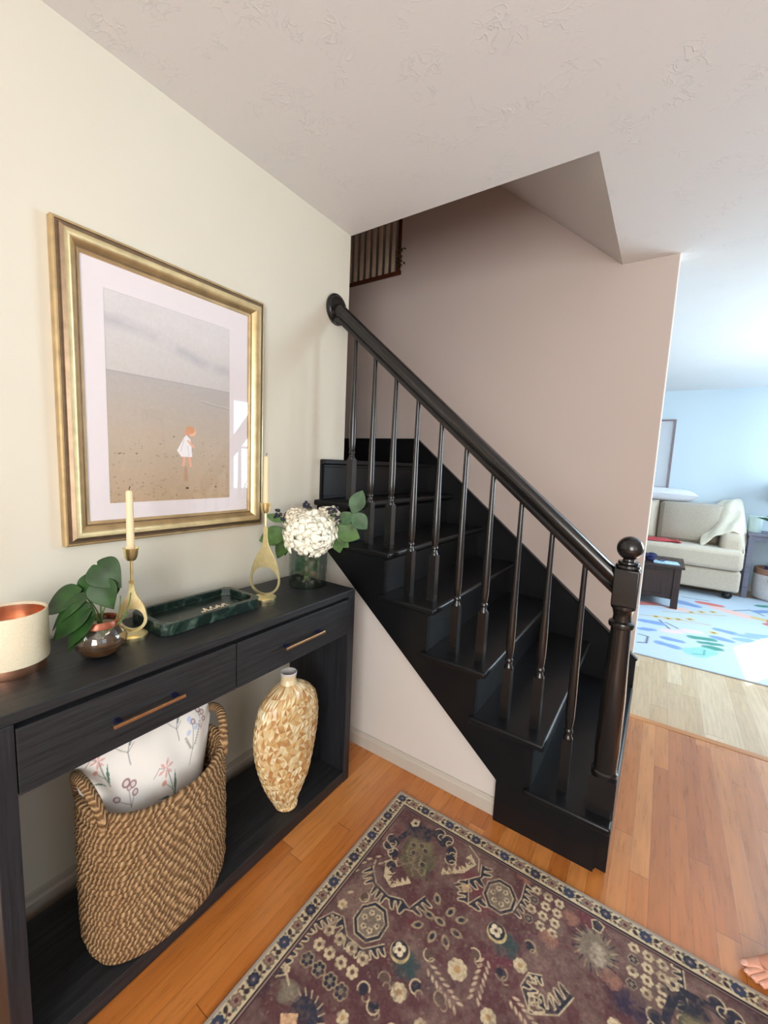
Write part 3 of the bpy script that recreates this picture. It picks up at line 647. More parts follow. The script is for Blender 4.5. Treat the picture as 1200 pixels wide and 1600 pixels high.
def leaf(mb, base, tip, wd, nrm, droop=0.15, seg=8, heart=True, mi=0):
    base, tip = Vector(base), Vector(tip); d = tip-base; L = d.length; d.normalize()
    s = d.cross(Vector(nrm)).normalized(); n = s.cross(d).normalized()
    cols = []
    for i in range(seg+1):
        t = i/seg
        w_ = (math.sin(PI*min(1, t**0.62*0.97+0.03))*1.0)*wd/2 if heart else math.sin(PI*(t*0.94+0.04))*wd/2
        if i == seg: w_ = 0.0004
        c = base+d*L*t-n*droop*L*(t*t)+n*droop*L*0.35*math.sin(PI*t)
        row = []
        for k in (-1, -0.5, 0, 0.5, 1):
            back = -L*0.13*(abs(k)**1.5)*(1-t)**3 if heart else 0
            row.append(c+s*w_*k+d*back+n*(abs(k)*w_*0.22))
        cols.append(row)
    v = [p for r_ in cols for p in r_]
    mb.add(v, [(i*5+k, i*5+k+1, (i+1)*5+k+1, (i+1)*5+k) for i in range(seg) for k in range(4)], mi)
pp = thing('pothos_cutting', (*bc, ZT+0.05), 'green pothos cuttings with heart-shaped leaves growing from the glass bowl', 'plant')
PL = [((0.031, 1.000), (0.0, 1.083), 0.058, 0.0), ((0.004, 1.075), (0.062, 1.022), 0.072, -0.01), ((0.012, 1.035), (0.046, 0.968), 0.062, -0.015), ((-0.046, 0.995), (-0.016, 1.058), 0.048, 0.01),
      ((-0.050, 0.998), (-0.155, 0.940), 0.060, 0.0), ((-0.018, 0.998), (-0.112, 0.912), 0.038, -0.02), ((-0.006, 0.972), (-0.097, 0.892), 0.058, -0.03), ((0.006, 0.955), (-0.052, 0.878), 0.050, -0.035), ((-0.004, 0.935), (-0.062, 0.862), 0.045, -0.028)]
for i, (a, b, wd, nn) in enumerate(PL):
    m_ = MB(); tilt = Vector((0.35, -0.75, 0.5+0.1*(i % 3))); leaf(m_, W(bc, a[0], a[1], nn), W(bc, b[0], b[1], nn*1.6), wd*1.22, tilt, 0.12)
    m_.build('leaf', M_LEAF, pp, sub=1, solid=0.0008)
    m_ = MB(); p0 = W(bc, 0.004*(i % 3)-0.004, ZT+0.045, 0.004*(i % 2)); p3 = W(bc, a[0], a[1], nn); p1 = p0+Vector((0, 0, 0.06)); pts = [(p0*(1-t)**2+p1*2*t*(1-t)+p3*t*t) for t in [j/8 for j in range(9)]]
    m_.tube(pts, 0.0017, 6); m_.build('stem', M_STEM, pp)
m_ = MB()
for a0, b0, n0 in (((0.004, ZT+0.05), (0.058, 1.0), -0.01), ((0.0, ZT+0.05), (0.078, 1.005), 0.0), ((-0.004, ZT+0.05), (0.068, 0.955), 0.0)):
    p0 = W(bc, *a0); p3 = W(bc, *b0, n0); p1 = W(bc, b0[0]*0.9, 0.93); m_.tube([(p0*(1-t)**2+p1*2*t*(1-t)+p3*t*t) for t in [j/9 for j in range(10)]], 0.0015, 6)
m_.build('bare_stem', M_STEM, pp)

# candle holders: ring with a flared neck, socket cup and round foot
def holder(c, rk, ring_r, ring_z, neck_z, cup_z, cup_top, foot_r, label, candle_top, clabel, rot=0.0):
    o = thing('candle_holder', (*c, ZT), label, 'candle holder', 'brass ring candle holders on the console')
    Mr = Matrix.Translation((c[0], c[1], 0)) @ Matrix.Rotation(rot, 4, 'Z')
    f = MB().lathe([(0.0, ZT), (foot_r, ZT), (foot_r+0.0005, ZT+0.002), (foot_r+0.0005, ZT+0.010), (foot_r-0.001, ZT+0.0115), (0.0, ZT+0.0115)], c, 44, caps=False); f.build('foot', M_BRASS, o)
    # flat plate outline: outer teardrop and inner circle
    b = MB(); N = 56; tk = 0.0065; ri = ring_r*rk; out = []; inn = []
    for i in range(N):
        a = -PI/2+2*PI*i/N; ca, sa = math.cos(a), math.sin(a)
        ang_top = 1-abs(((a-PI/2+PI) % (2*PI))-PI)/ (PI*0.42)   # 1 at top, 0 away
        x, z = ring_r*ca, ring_r*sa
        if ang_top > 0:
            t = ang_top; s_ = t*t*(3-2*t)
            side = 1 if ca > 0 else -1
            nw_ = 0.0065
            x = lerp(ring_r*ca, side*max(nw_, abs(ring_r*ca)*(1-s_)**1.6), min(1, s_*1.15)); z = lerp(z, neck_z-ring_z, t**1.35)
            if abs(ca) < 1e-6: x = 0
        out.append((x, z)); inn.append((ri*ca, ri*sa))
    v = []
    for y in (-tk/2, tk/2):
        v += [(x, y, ring_z+z) for x, z in out]+[(x, y, ring_z+z) for x, z in inn]
    fcs = []
    for i in range(N):
        j = (i+1) % N
        fcs += [(i, j, N+j, N+i), (2*N+j, 2*N+i, 3*N+i, 3*N+j), (j, i, 2*N+i, 2*N+j), (N+i, N+j, 3*N+j, 3*N+i)]
    b.add(v, fcs); b.xform(Mr); b.build('ring_body', M_BRASS, o, bevel=0.0012, angle=30)
    MB().lathe([(0.0042, neck_z-0.004), (0.0042, cup_z+0.002), (0.0095, cup_z+0.002), (0.0105, cup_z), (0.0155, cup_z+0.008), (0.0190, cup_top-0.004), (0.0200, cup_top), (0.0180, cup_top), (0.0150, cup_top-0.010), (0.0, cup_top-0.012)], c, 28).build('candle_cup', M_BRASS, o)
    k = thing('taper_candle', (c[0], c[1], cup_top-0.01), clabel, 'candle', 'ivory tapers in the brass holders')
    rc = 0.0098
    MB().lathe([(rc*0.98, cup_top-0.012), (rc, cup_top), (rc*0.86, candle_top-0.006), (rc*0.72, candle_top-0.001), (0.0025, candle_top+0.001)], c, 24).build('wax', M_WAX, k)
    MB().tube([(c[0], c[1], candle_top-0.002), (c[0]+0.001, c[1], candle_top+0.006), (c[0]+0.004, c[1]+0.001, candle_top+0.011)], 0.0011, 6).build('wick', M_WICK, k)
    return o
RZ = 0.593
holder((0.206, -1.132), 0.78, 0.037, 0.895, 1.010, 1.060, 1.094, 0.036, 'shorter brass ring candle holder behind the pothos bowl', 1.250, 'ivory taper candle in the shorter left brass holder, burnt wick', RZ+0.25)
holder((0.222, -0.688), 0.86, 0.057, 0.913, 1.118, 1.158, 1.194, 0.040, 'taller brass ring candle holder between the marble tray and flower vase', 1.358, 'ivory taper candle in the taller brass holder beside the gold frame', RZ-0.1)

# marble tray (cut corners)
def octo(x0, x1, y0, y1, c): return [(x0+c, y0), (x1-c, y0), (x1, y0+c), (x1, y1-c), (x1-c, y1), (x0+c, y1), (x0, y1-c), (x0, y0+c)]
tx0, tx1, ty0, ty1 = 0.085, 0.275, -1.085, -0.745
o1 = octo(tx0, tx1, ty0, ty1, 0.016); i1 = octo(tx0+0.016, tx1-0.016, ty0+0.016, ty1-0.016, 0.022); z0, z1, zf = ZT+0.0005, ZT+0.036, ZT+0.012
tm = MB(); tm.add([(x, y, z0) for x, y in o1]+[(x, y, z1) for x, y in o1]+[(x, y, z1) for x, y in i1]+[(x, y, zf) for x, y in i1],
    [tuple(range(8))[::-1], tuple(range(24, 32))]+[(i, (i+1) % 8, 8+(i+1) % 8, 8+i) for i in range(8)]+[(8+i, 8+(i+1) % 8, 16+(i+1) % 8, 16+i) for i in range(8)]+[(16+i, 16+(i+1) % 8, 24+(i+1) % 8, 24+i) for i in range(8)])
tag(tm.build('marble_tray', M_MARBLE, None, smooth=False, bevel=0.002), 'rectangular dark green marble tray with cut corners on the console', 'tray')
bd = MB()
for i in range(64):
    t = i/63; c = (0.205+0.012*math.sin(t*26)+random.uniform(-0.004, 0.004), lerp(-0.925, -0.835, t), zf+0.0032+random.uniform(0, 0.003)); bd.sphere(c, random.uniform(0.0018, 0.0032), 8, 6)
tag(bd.build('bead_strand', M_BEAD, None), 'little strand of pale beads lying in the green marble tray', 'beads')

# hydrangea vase
vc = (0.205, -0.452)
vg = MB(); NS = 28; rows = 9; vv = []; vr, vh = 0.078, 0.152
for j in range(rows):
    z = ZT+0.0005+vh*j/(rows-1); rr = vr*(0.97+0.03*math.sin(PI*j/(rows-1)))
    for k in range(NS):
        a = 2*PI*(k+0.5*(j % 2))/NS; q_ = rr*(1.0 if 0 < j < rows-1 else 0.985)
        q_ *= 1.0-(0.035 if (k+j) % 2 else 0)
        vv.append((vc[0]+q_*math.cos(a), vc[1]+q_*math.sin(a), z))
ff = []
for j in range(rows-1):
    for k in range(NS):
        a, b, c_, d_ = j*NS+k, j*NS+(k+1) % NS, (j+1)*NS+(k+1) % NS, (j+1)*NS+k
        ff += [(a, b, d_), (b, c_, d_)] if j % 2 == 0 else [(a, b, c_), (a, c_, d_)]
vg.add(vv, ff+[tuple(range(NS))[::-1]])
vo_ = vg.build('glass_vase', M_SMOKE, None, smooth=False); q_ = vo_.modifiers.new('solid', 'SOLIDIFY'); q_.thickness = 0.004; q_.offset = -1
tag(vo_, 'smoky faceted glass vase at the right end of the console, holding hydrangeas', 'vase')

def hydrangea(c, r, n, m, label, sq=0.85, seed=1):
    rr = random.Random(seed); o = thing('hydrangea', (vc[0], vc[1], ZT+0.01), label, 'flower', 'ivory hydrangeas in the smoky vase')
    h = MB()
    for i in range(n):
        z = 1-2*(i+0.5)/n; a = i*2.39996; q = math.sqrt(max(0, 1-z*z)); d = Vector((q*math.cos(a), q*math.sin(a), z))
        if z < -0.75: continue
        jit = 1+rr.uniform(-0.10, 0.08); p = Vector((c[0]+d.x*r*jit, c[1]+d.y*r*jit, c[2]+d.z*r*sq*jit)); dd = (d+Vector((rr.uniform(-.4, .4), rr.uniform(-.4, .4), rr.uniform(-.4, .4)))).normalized()
        u = dd.cross(Vector((0, 0, 1)) if abs(dd.z) < 0.9 else Vector((1, 0, 0))).normalized(); v = dd.cross(u); a0 = rr.uniform(0, PI)
        for k in range(4):
            t = a0+k*PI/2; e = u*math.cos(t)+v*math.sin(t); s_ = dd.cross(e); L = r*rr.uniform(0.34, 0.43)
            P = [p, p+e*L*0.45+s_*L*0.42+dd*L*0.22, p+e*L*0.95+s_*L*0.26+dd*L*0.10, p+e*L*1.0-s_*L*0.26+dd*L*0.10, p+e*L*0.45-s_*L*0.42+dd*L*0.22, p+e*L*0.6+dd*L*0.30]
            h.add(P, [(0, 1, 5), (1, 2, 5), (2, 3, 5), (3, 4, 5), (4, 0, 5)])
    h.sphere(c, r*0.80, 14, 8, sc=(1, 1, sq)); h.build('flower_head', m, o, solid=0.0006, angle=180)
    MB().tube([(c[0], c[1], c[2]-r*0.5), (lerp(c[0], vc[0], .5), lerp(c[1], vc[1], .5), ZT+0.10), (vc[0]+0.02*math.cos(seed), vc[1]+0.02*math.sin(seed), ZT+0.012)], 0.0035, 8).build('stem', M_STEM, o)
hydrangea(tuple(W(vc, 0.012, 1.055, -0.03)), 0.088, 120, M_PETAL, 'large ivory hydrangea bloom at the front of the smoky vase', seed=2)
hydrangea(tuple(W(vc, -0.055, 1.100, 0.045)), 0.056, 60, M_PETAL2, 'smaller faded hydrangea bloom behind left in the smoky vase', seed=3)
hydrangea(tuple(W(vc, 0.072, 1.120, 0.045)), 0.046, 44, M_PETAL2, 'small pale hydrangea bloom behind right in the smoky vase', seed=4)
def curve3(p0, p1, p3, n=9): return [(p0*(1-t)**2+p1*2*t*(1-t)+p3*t*t) for t in [j/(n-1) for j in range(n)]]
def berry_sprig(end, spots, label, n=0.0):
    o = thing('berry_sprig', (vc[0], vc[1], ZT+0.02), label, 'berry sprig', 'dark berry sprigs in the hydrangea vase')
    s_ = MB(); s_.tube(curve3(W(vc, 0, ZT+0.02), W(vc, end[0]*0.4, end[1]-0.02, n), W(vc, end[0], end[1], n)), 0.0016, 6)
    b = MB()
    for (a, z) in spots:
        c = W(vc, a, z, n+random.uniform(-.008, .008)); s_.tube([W(vc, end[0], end[1], n), c], 0.0009, 5); b.sphere(c, random.uniform(0.0055, 0.0072), 10, 7)
    s_.build('twig', M_STEM, o); b.build('berries', M_BERRY, o)
berry_sprig((-0.118, 1.118), [(-0.130, 1.146), (-0.118, 1.146), (-0.129, 1.130), (-0.112, 1.130), (-0.121, 1.124), (-0.098, 1.108), (-0.105, 1.112), (-0.135, 1.118)], 'dark berry sprig on the left of the bouquet by the candle cup', -0.02)
berry_sprig((-0.008, 1.150), [(-0.024, 1.172), (-0.016, 1.180), (-0.006, 1.172), (-0.014, 1.162), (0.002, 1.158), (-0.003, 1.163), (-0.026, 1.163)], 'dark berry sprig topmost over the hydrangea', 0.02)
berry_sprig((0.100, 1.130), [(0.080, 1.160), (0.092, 1.164), (0.104, 1.160), (0.116, 1.166), (0.086, 1.148), (0.098, 1.150), (0.112, 1.152), (0.092, 1.136), (0.106, 1.134), (0.118, 1.128), (0.126, 1.112), (0.112, 1.122)], 'dark berry sprig on the right of the bouquet before the stairs', -0.02)
def leaf_sprig(leaves, label, m, n=0.0):
    o = thing('leaf_sprig', (vc[0], vc[1], ZT+0.02), label, 'leaf sprig', 'leaf sprigs in the hydrangea vase')
    hub = leaves[0][0]
    MB().tube(curve3(W(vc, 0, ZT+0.02), W(vc, hub[0]*0.3, hub[1]-0.01, n), W(vc, hub[0], hub[1], n)), 0.0018, 6).build('twig', M_STEM, o)
    for i, (a, b, wd) in enumerate(leaves):
        q = MB(); leaf(q, W(vc, *a, n), W(vc, *b, n-0.01*(i % 2)), wd*1.2, Vector((0.5, -0.75, 0.25+0.15*(i % 3))), 0.08, 8, False); q.build('leaf', m, o, sub=1, solid=0.0008)
leaf_sprig([((0.176, 1.145), (0.212, 1.240), 0.060), ((0.172, 1.145), (0.238, 1.085), 0.060), ((0.170, 1.148), (0.128, 1.098), 0.052)], 'three-leaf green sprig reaching right towards the balusters', M_LEAF3, 0.0)
leaf_sprig([((0.100, 1.085), (0.208, 1.040), 0.070), ((0.100, 1.080), (0.128, 0.975), 0.055), ((0.09, 1.06), (0.165, 1.00), 0.050)], 'broad yellow-green leaf sprig low on the right of the hydrangea', M_LEAF2, 0.02)
leaf_sprig([((-0.080, 1.060), (-0.206, 1.015), 0.070), ((-0.080, 1.050), (-0.128, 0.945), 0.050), ((-0.085, 1.045), (-0.098, 0.955), 0.030), ((-0.10, 1.10), (-0.176, 1.125), 0.030)], 'dark green leaf sprig on the left of the hydrangea', M_LEAF2, 0.0)
q = MB(); leaf(q, W(vc, 0.0, ZT+0.125, -0.02), W(vc, -0.045, ZT+0.06, -0.035), 0.05, Vector((0.5, -0.8, 0.2)), 0.1, 8, False); leaf(q, W(vc, 0.01, ZT+0.125, -0.02), W(vc, 0.035, ZT+0.065, -0.035), 0.045, Vector((0.5, -0.8, 0.2)), 0.1, 8, False)
tag(q.build('submerged_leaf', M_LEAF3, None, sub=1, solid=0.0008), 'dark leaves seen through the smoky vase glass under the hydrangea', 'leaf')

# ================================================================== basket with floral pillow on the lower shelf
ZS = 0.052
bkc = (0.290, -1.116); BRY, BRX = 0.176, 0.112
bk = thing('woven_basket', (*bkc, ZS), 'tall oval woven seagrass basket with two loop handles on the console shelf', 'basket')
def oval(t, rx, ry):
    c_, s_ = math.cos(t), math.sin(t); e = 0.82
    return (rx*math.copysign(abs(c_)**e, c_), ry*math.copysign(abs(s_)**e, s_))
def bsize(z):
    k = (z-ZS)/0.5
    base = 1.0+0.03*math.sin(PI*min(1, k))
    if z-ZS < 0.06: base *= 0.88+0.12*math.sin((z-ZS)/0.06*PI/2)
    return BRX*base, BRY*base
def rimdip(t, z):  # front and back edges sag, the ends rise
    f = max(0, (z-ZS-0.20)/0.26); return 0.050*f*(abs(math.sin(t))**2.2)
bb = MB(); uv = []; NC = 30; NT_ = 96; SG = 8; rrad = 0.0098
for ci in range(NC):
    z = ZS+0.010+ci*(0.392/(NC-1)); rx, ry = bsize(z); wob = 0.002
    base = len(bb.v); pts = []
    for k in range(NT_):
        t = PI+2*PI*k/NT_; x, y = oval(t, rx+wob*math.sin(3*t+ci), ry+wob*math.sin(4*t+ci*2)); pts.append(Vector((bkc[0]+x, bkc[1]+y, z+rimdip(t, z)+0.0015*math.sin(5*t+ci))))
    bb.tube(pts, rrad, SG, closed=True)
    for k in range(NT_):
        for g in range(SG): uv.append((k*0.74+ci*0.37, ((g+SG//2) % SG)/SG))
bot = MB()
for rr_ in np.linspace(0.1, 0.80, 7):
    s0 = len(bb.v); bb.tube([Vector((bkc[0]+oval(2*PI*k/48, BRX*rr_, BRY*rr_)[0], bkc[1]+oval(2*PI*k/48, BRX*rr_, BRY*rr_)[1], ZS+0.010)) for k in range(48)], 0.010, 6, closed=True)
    uv += [((i//6)*0.5, (i % 6)/6) for i in range(48*6)]
bb.uv = uv
bb.build('basket_body', M_ROPE, bk, angle=180)
for sg in (-1, 1):
    hd = MB(); uvh = []
    pts = []
    n = 26
    for i in range(n):
        t = -1+2*i/(n-1); zz = 0.085*(1-abs(t)**2.6)
        pts.append(Vector((bkc[0]+t*0.070, bkc[1]+sg*(BRY*1.02-0.012*abs(t)**2-0.004+0.010*(1-t*t)), ZS+0.400+0.030+zz)))
    pts = [pts[0]-Vector((0, sg*0.002, 0.025))]+pts+[pts[-1]-Vector((0, sg*0.002, 0.025))]
    hd.tube(pts, 0.0125, 10)
    hd.uv = [((i//10)*0.9, (i % 10)/10) for i in range(len(hd.v))]
    hd.build('basket_handle', M_ROPE, bk, angle=180)
# floral pillow
cv = Canvas(0, 0.40, 0, 0.46, 0.0018, (226, 222, 216))
sh = cv.noise(0.08, 21); 
def stem(pts, wd=0.0022, col=(96, 104, 98)): cv.line(pts, wd, col, al=0.85)
# sprig coordinates in pillow units (x right, y up) ; four botanical sprigs
def sprig_a(x, y, s=1.0):   # lily with green leaves
    stem([(x, y), (x-0.006*s, y+0.030*s), (x-0.018*s, y+0.075*s)], 0.003, (84, 108, 96)); stem([(x-0.004*s, y+0.022*s), (x-0.024*s, y+0.045*s)], 0.002, (84, 108, 96))
    cv.poly([(x, y+0.002), (x+0.006*s, y+0.034*s), (x+0.003*s, y+0.066*s), (x-0.002*s, y+0.034*s)], (88, 118, 104)); cv.poly([(x-0.002, y), (x-0.020*s, y+0.016*s), (x-0.044*s, y+0.019*s), (x-0.018*s, y+0.009*s)], (84, 116, 100))
    cv.disc(x-0.027*s, y+0.048*s, 0.006*s, (206, 150, 138))
    for a in (0.2, 1.2, 2.2, 3.3, 4.6, 5.5): cv.poly([(x-0.020*s, y+0.076*s), (x-0.020*s+0.014*s*math.cos(a-.25), y+0.076*s+0.014*s*math.sin(a-.25)), (x-0.020*s+0.021*s*math.cos(a), y+0.076*s+0.021*s*math.sin(a)), (x-0.020*s+0.014*s*math.cos(a+.25), y+0.076*s+0.014*s*math.sin(a+.25))], (214, 158, 156), 0.9)
    stem([(x-0.024*s, y+0.078*s), (x-0.036*s, y+0.086*s), (x-0.050*s, y+0.070*s)], 0.0018, (110, 96, 100))
def sprig_b(x, y, s=1.0):   # blue lavender
    stem([(x-0.008*s, y), (x, y+0.04*s), (x+0.002*s, y+0.10*s)]); stem([(x, y+0.035*s), (x-0.020*s, y+0.065*s)], 0.0016); stem([(x, y+0.035*s), (x+0.024*s, y+0.085*s)], 0.0016)
    for i in range(9): cv.disc(x+0.008*s+0.0022*i*s, y+(0.045+0.006*i)*s, 0.0035*s, (120, 124, 120), 0.002, al=0.8); cv.disc(x-0.007*s-0.0018*i*s, y+(0.042+0.004*i)*s, 0.0035*s, (130, 132, 124), 0.002, al=0.8)
    for (a, b) in ((0.0, 0.104), (0.008, 0.098), (-0.012, 0.082), (0.010, 0.084), (-0.004, 0.112)): cv.disc(x+a*s, y+b*s, 0.0065*s, (176, 188, 220), al=0.85)
def sprig_c(x, y, s=1.0):   # seed heads
    stem([(x, y), (x+0.005*s, y+0.05*s)], 0.0018, (120, 96, 100)); stem([(x+0.002*s, y+0.005*s), (x-0.024*s, y+0.028*s)], 0.0018, (120, 96, 100)); stem([(x, y), (x+0.014*s, y+0.024*s)], 0.0018, (120, 96, 100))
    for (a, b, r_) in ((0.002, 0.058, 0.010), (0.016, 0.046, 0.009), (-0.026, 0.032, 0.008), (0.017, 0.026, 0.008), (0.006, 0.044, 0.006)): cv.disc(x+a*s, y+b*s, r_*s, (138, 106, 108)); cv.disc(x+a*s, y+b*s, r_*0.62*s, (214, 200, 196))
def sprig_d(x, y, s=1.0):
    stem([(x, y), (x-0.003*s, y+0.03*s), (x+0.008*s, y+0.06*s)], 0.0024, (92, 116, 120)); stem([(x-0.003*s, y+0.03*s), (x-0.018*s, y+0.042*s), (x-0.03*s, y+0.055*s)], 0.0016); stem([(x-0.002, y+0.03*s), (x+0.014*s, y+0.045*s)], 0.0016)
    for i in range(6): cv.disc(x+0.004*s+0.003*i*s, y+(0.045+0.005*i)*s, 0.003*s, (104, 116, 114), al=0.8)
sprig_c(0.095, 0.262, 1.15); sprig_a(0.236, 0.212, 1.3); sprig_b(0.308, 0.276, 1.15); sprig_d(0.118, 0.365, 1.1); sprig_d(0.262, 0.365, 1.1); sprig_a(0.06, 0.34, 0.9); sprig_c(0.34, 0.36, 1.0); sprig_b(0.11, 0.02); sprig_d(0.29, 0.05); sprig_c(0.2, 0.02)
# pillow form: a plump quilted-edge cushion, front carries the print
pil = thing('floral_pillow', (0.262, -1.118, 0.17), 'white pillow printed with botanical sprigs stuffed in the woven basket', 'pillow')
def plump(sign):
    def f(x, y):
        u = x/0.40*2-1; v = y/0.46*2-1; ex = np.clip(1-np.abs(u)**2.6, 0, 1); ey = np.clip(1-np.abs(v)**2.6, 0, 1); th = 0.062*(ex*ey)**0.5
        cx = 0.37*0.5*u*(1-0.07*(1-ey))*np.where(v < 0.62, 0.78+0.22*np.clip((v+0.1)/0.72, 0, 1), 1.0); cz = 0.23*v*(1-0.05*(1-ex))
        lean = 0.05*(v+1)/2
        return np.stack([0.282+sign*th-lean*0.6+0.004*np.sin(9*u+4*v)*ex*ey, -1.118+cx, 0.405+cz+0.003*np.sin(13*u)], 1)
    return f
cv.mesh('pillow_front', plump(1), M_PILLOW, pil)
cb = Canvas(0, 0.40, 0, 0.46, 0.01, (226, 222, 216)); cb.mesh('pillow_back', plump(-1), M_PILLOW, pil)

# ================================================================== mosaic bottle vase on the shelf
mv = MB(); vcn = (0.318, -0.655); NA = 36; pz = [0, .02, .05, .09, .14, .20, .26, .31, .36, .40, .435, .46, .478, .489]; pr_ = [.040, .050, .066, .086, .107, .127, .141, .146, .143, .133, .113, .085, .054, .031]
zs_ = [0.0, .010]+[.010+.479*i_/17 for i_ in range(1, 18)]; prof = [(float(np.interp(z_, pz, pr_)), z_) for z_ in zs_]+[(0.0265, 0.505), (0.029, 0.524)]; NB = len(prof)-3
VRT = Matrix.Rotation(-0.02, 3, 'Z'); rj = random.Random(5); vv = []
for j, (r_, z) in enumerate(prof):
    dep_ = min(0.062, r_*0.62) if r_ > 0.04 else r_
    for k in range(NA):
        a = 2*PI*(k+0.5*(j % 2))/NA; jz = rj.uniform(-.003, .003) if 1 < j < NB-1 else 0
        p = VRT @ Vector((dep_*math.cos(a)*(1+rj.uniform(-.03, .03)), r_*math.sin(a), 0)); vv.append((vcn[0]+p.x, vcn[1]+p.y, ZS+z+jz))
ff = []; fc = []; pal = [(206, 176, 122), (222, 204, 160), (190, 148, 96), (214, 190, 144), (228, 214, 178), (178, 130, 80), (204, 168, 112)]
quads = [(j*NA+k, j*NA+(k+1) % NA, (j+1)*NA+(k+1) % NA, (j+1)*NA+k) for j in range(len(prof)-1) for k in range(NA)]
for qi, (a, b, c_, d_) in enumerate(quads):
    j = qi//NA
    P = [Vector(vv[i]) for i in (a, b, c_, d_)]; cen = sum(P, Vector())/4; axis_ = Vector((vcn[0], vcn[1], cen.z)); out_ = (cen-axis_).normalized()
    if j < NB:
        vv.append(tuple(cen+out_*0.0035)); ci = len(vv)-1
        for e in ((a, b), (b, c_), (c_, d_), (d_, a)): ff.append((e[0], e[1], ci)); fc.append(rj.choice(pal))
    else: ff.append((a, b, c_, d_)); fc.append((214, 196, 158))
ff.append(tuple(range(NA))[::-1]); fc.append((150, 120, 80))
mv.add(vv, ff); vase = thing('mosaic_vase', (*vcn, ZS), 'flattened bottle vase in gold and cream triangle mosaic on the console shelf', 'vase')
bo = mv.build('vase_body', M_MOSAIC, vase, smooth=False)
at = bo.data.color_attributes.new('paint', 'FLOAT_COLOR', 'CORNER')
for p in bo.data.polygons:
    c_ = lin(fc[p.index]) if p.index < len(fc) else lin((200, 170, 110))
    for li in p.loop_indices: at.data[li].color = c_
MB().lathe([(0.0295, ZS+0.522), (0.0305, ZS+0.528), (0.0285, ZS+0.531), (0.0245, ZS+0.529), (0.0235, ZS+0.48), (0.0, ZS+0.475)], vcn, 32, caps=False).build('vase_lip', mat('pale_grey_glaze', (196, 192, 190), 0.35, noise=(30, 0.05)), vase)
# ================================================================== persian rug
cv = Canvas(0.606, 2.00, -1.75, -0.294, 0.0022, (100, 66, 66))
X, Y = cv.X, cv.Y
n1 = cv.noise(0.09, 1)*0.5+cv.noise(0.03, 2)*0.3+cv.noise(0.012, 3)*0.2; n2 = cv.noise(0.14, 7)*0.6+cv.noise(0.05, 8)*0.4
base = np.array(lin((90, 57, 60))[:3]); worn = np.array(lin((124, 100, 92))[:3]); dkb = np.array(lin((60, 44, 54))[:3]); redd = np.array(lin((108, 52, 62))[:3])
t = np.clip((n1-0.42)*3.2, 0, 1)[..., None]; A = base*(1-t)+worn*t
t = np.clip((n2-0.62)*4, 0, 1)[..., None]; A = A*(1-t*0.7)+dkb*t*0.7
t = np.clip((0.36-n2)*5, 0, 1)[..., None]; A = A*(1-t*0.8)+redd*t*0.8
cv.A = A
CRM, NVY, GRY, BGE, TEA, PLM, GRN = (196, 178, 146), (42, 44, 58), (128, 118, 102), (158, 140, 112), (52, 72, 74), (98, 66, 72), (88, 88, 68)
def flower(x, y, r=0.013, col=CRM, cen=(96, 70, 64), n=6, a0=0):
    for k in range(n): a = a0+2*PI*k/n; cv.disc(x+r*0.66*math.cos(a), y+r*0.66*math.sin(a), r*0.38, col)
    cv.disc(x, y, r*0.34, cen)
def flower_o(x, y, r=0.014, n=6):
    for k in range(n): a = 2*PI*k/n; cv.disc(x+r*0.6*math.cos(a), y+r*0.6*math.sin(a), r*0.48, BGE)
    for k in range(n): a = 2*PI*k/n; cv.disc(x+r*0.6*math.cos(a), y+r*0.6*math.sin(a), r*0.30, NVY)
    cv.disc(x, y, r*0.3, GRY)
def serrated(pts, wd, col=NVY, edge=CRM, tooth=0.021, side=1, n=None):
    """a dark leaf band with rounded, forward-leaning teeth down one side, outlined in cream"""
    P = []
    for (a, b) in zip(pts[:-1], pts[1:]):
        L = math.hypot(b[0]-a[0], b[1]-a[1]); k = max(1, int(round(L/tooth))); ux, uy = (b[0]-a[0])/L, (b[1]-a[1])/L; nx, ny = -uy*side, ux*side
        for i in range(k):
            for (q, h, ln) in ((0.0, 0.32, 0), (0.12, 0.34, 0), (0.22, 0.7, 0.1), (0.34, 1.0, 0.25), (0.5, 1.12, 0.38), (0.66, 1.05, 0.42), (0.74, 0.8, 0.3), (0.80, 0.5, 0.12), (0.9, 0.34, 0)):
                t = (i+q)/k; P.append((lerp(a[0], b[0], t)+nx*wd*h+ux*ln*L/k*0.6, lerp(a[1], b[1], t)+ny*wd*h+uy*ln*L/k*0.6))
    cv.poly(P+[pts[-1]]+list(pts[::-1]), col); cv.line(P, 0.0036, edge); cv.line(pts, 0.0032, edge)
    off = [(x, y) for x, y in pts]
def octagon(x, y, rx, ry, fill=GRY):
    P = [(x+rx*math.cos(PI/8+k*PI/4), y+ry*math.sin(PI/8+k*PI/4)) for k in range(8)]; cv.poly(P, fill, 0.85); cv.line(P, 0.009, NVY, True); cv.line([(x+(a-x)*1.12, y+(b-y)*1.12) for a, b in P], 0.003, CRM, True); cv.line([(x+(a-x)*0.86, y+(b-y)*0.86) for a, b in P], 0.003, CRM, True)
    for k in range(6): a = k*PI/3; flower(x+rx*0.48*math.cos(a), y+ry*0.48*math.sin(a), 0.009, CRM, PLM, 5)
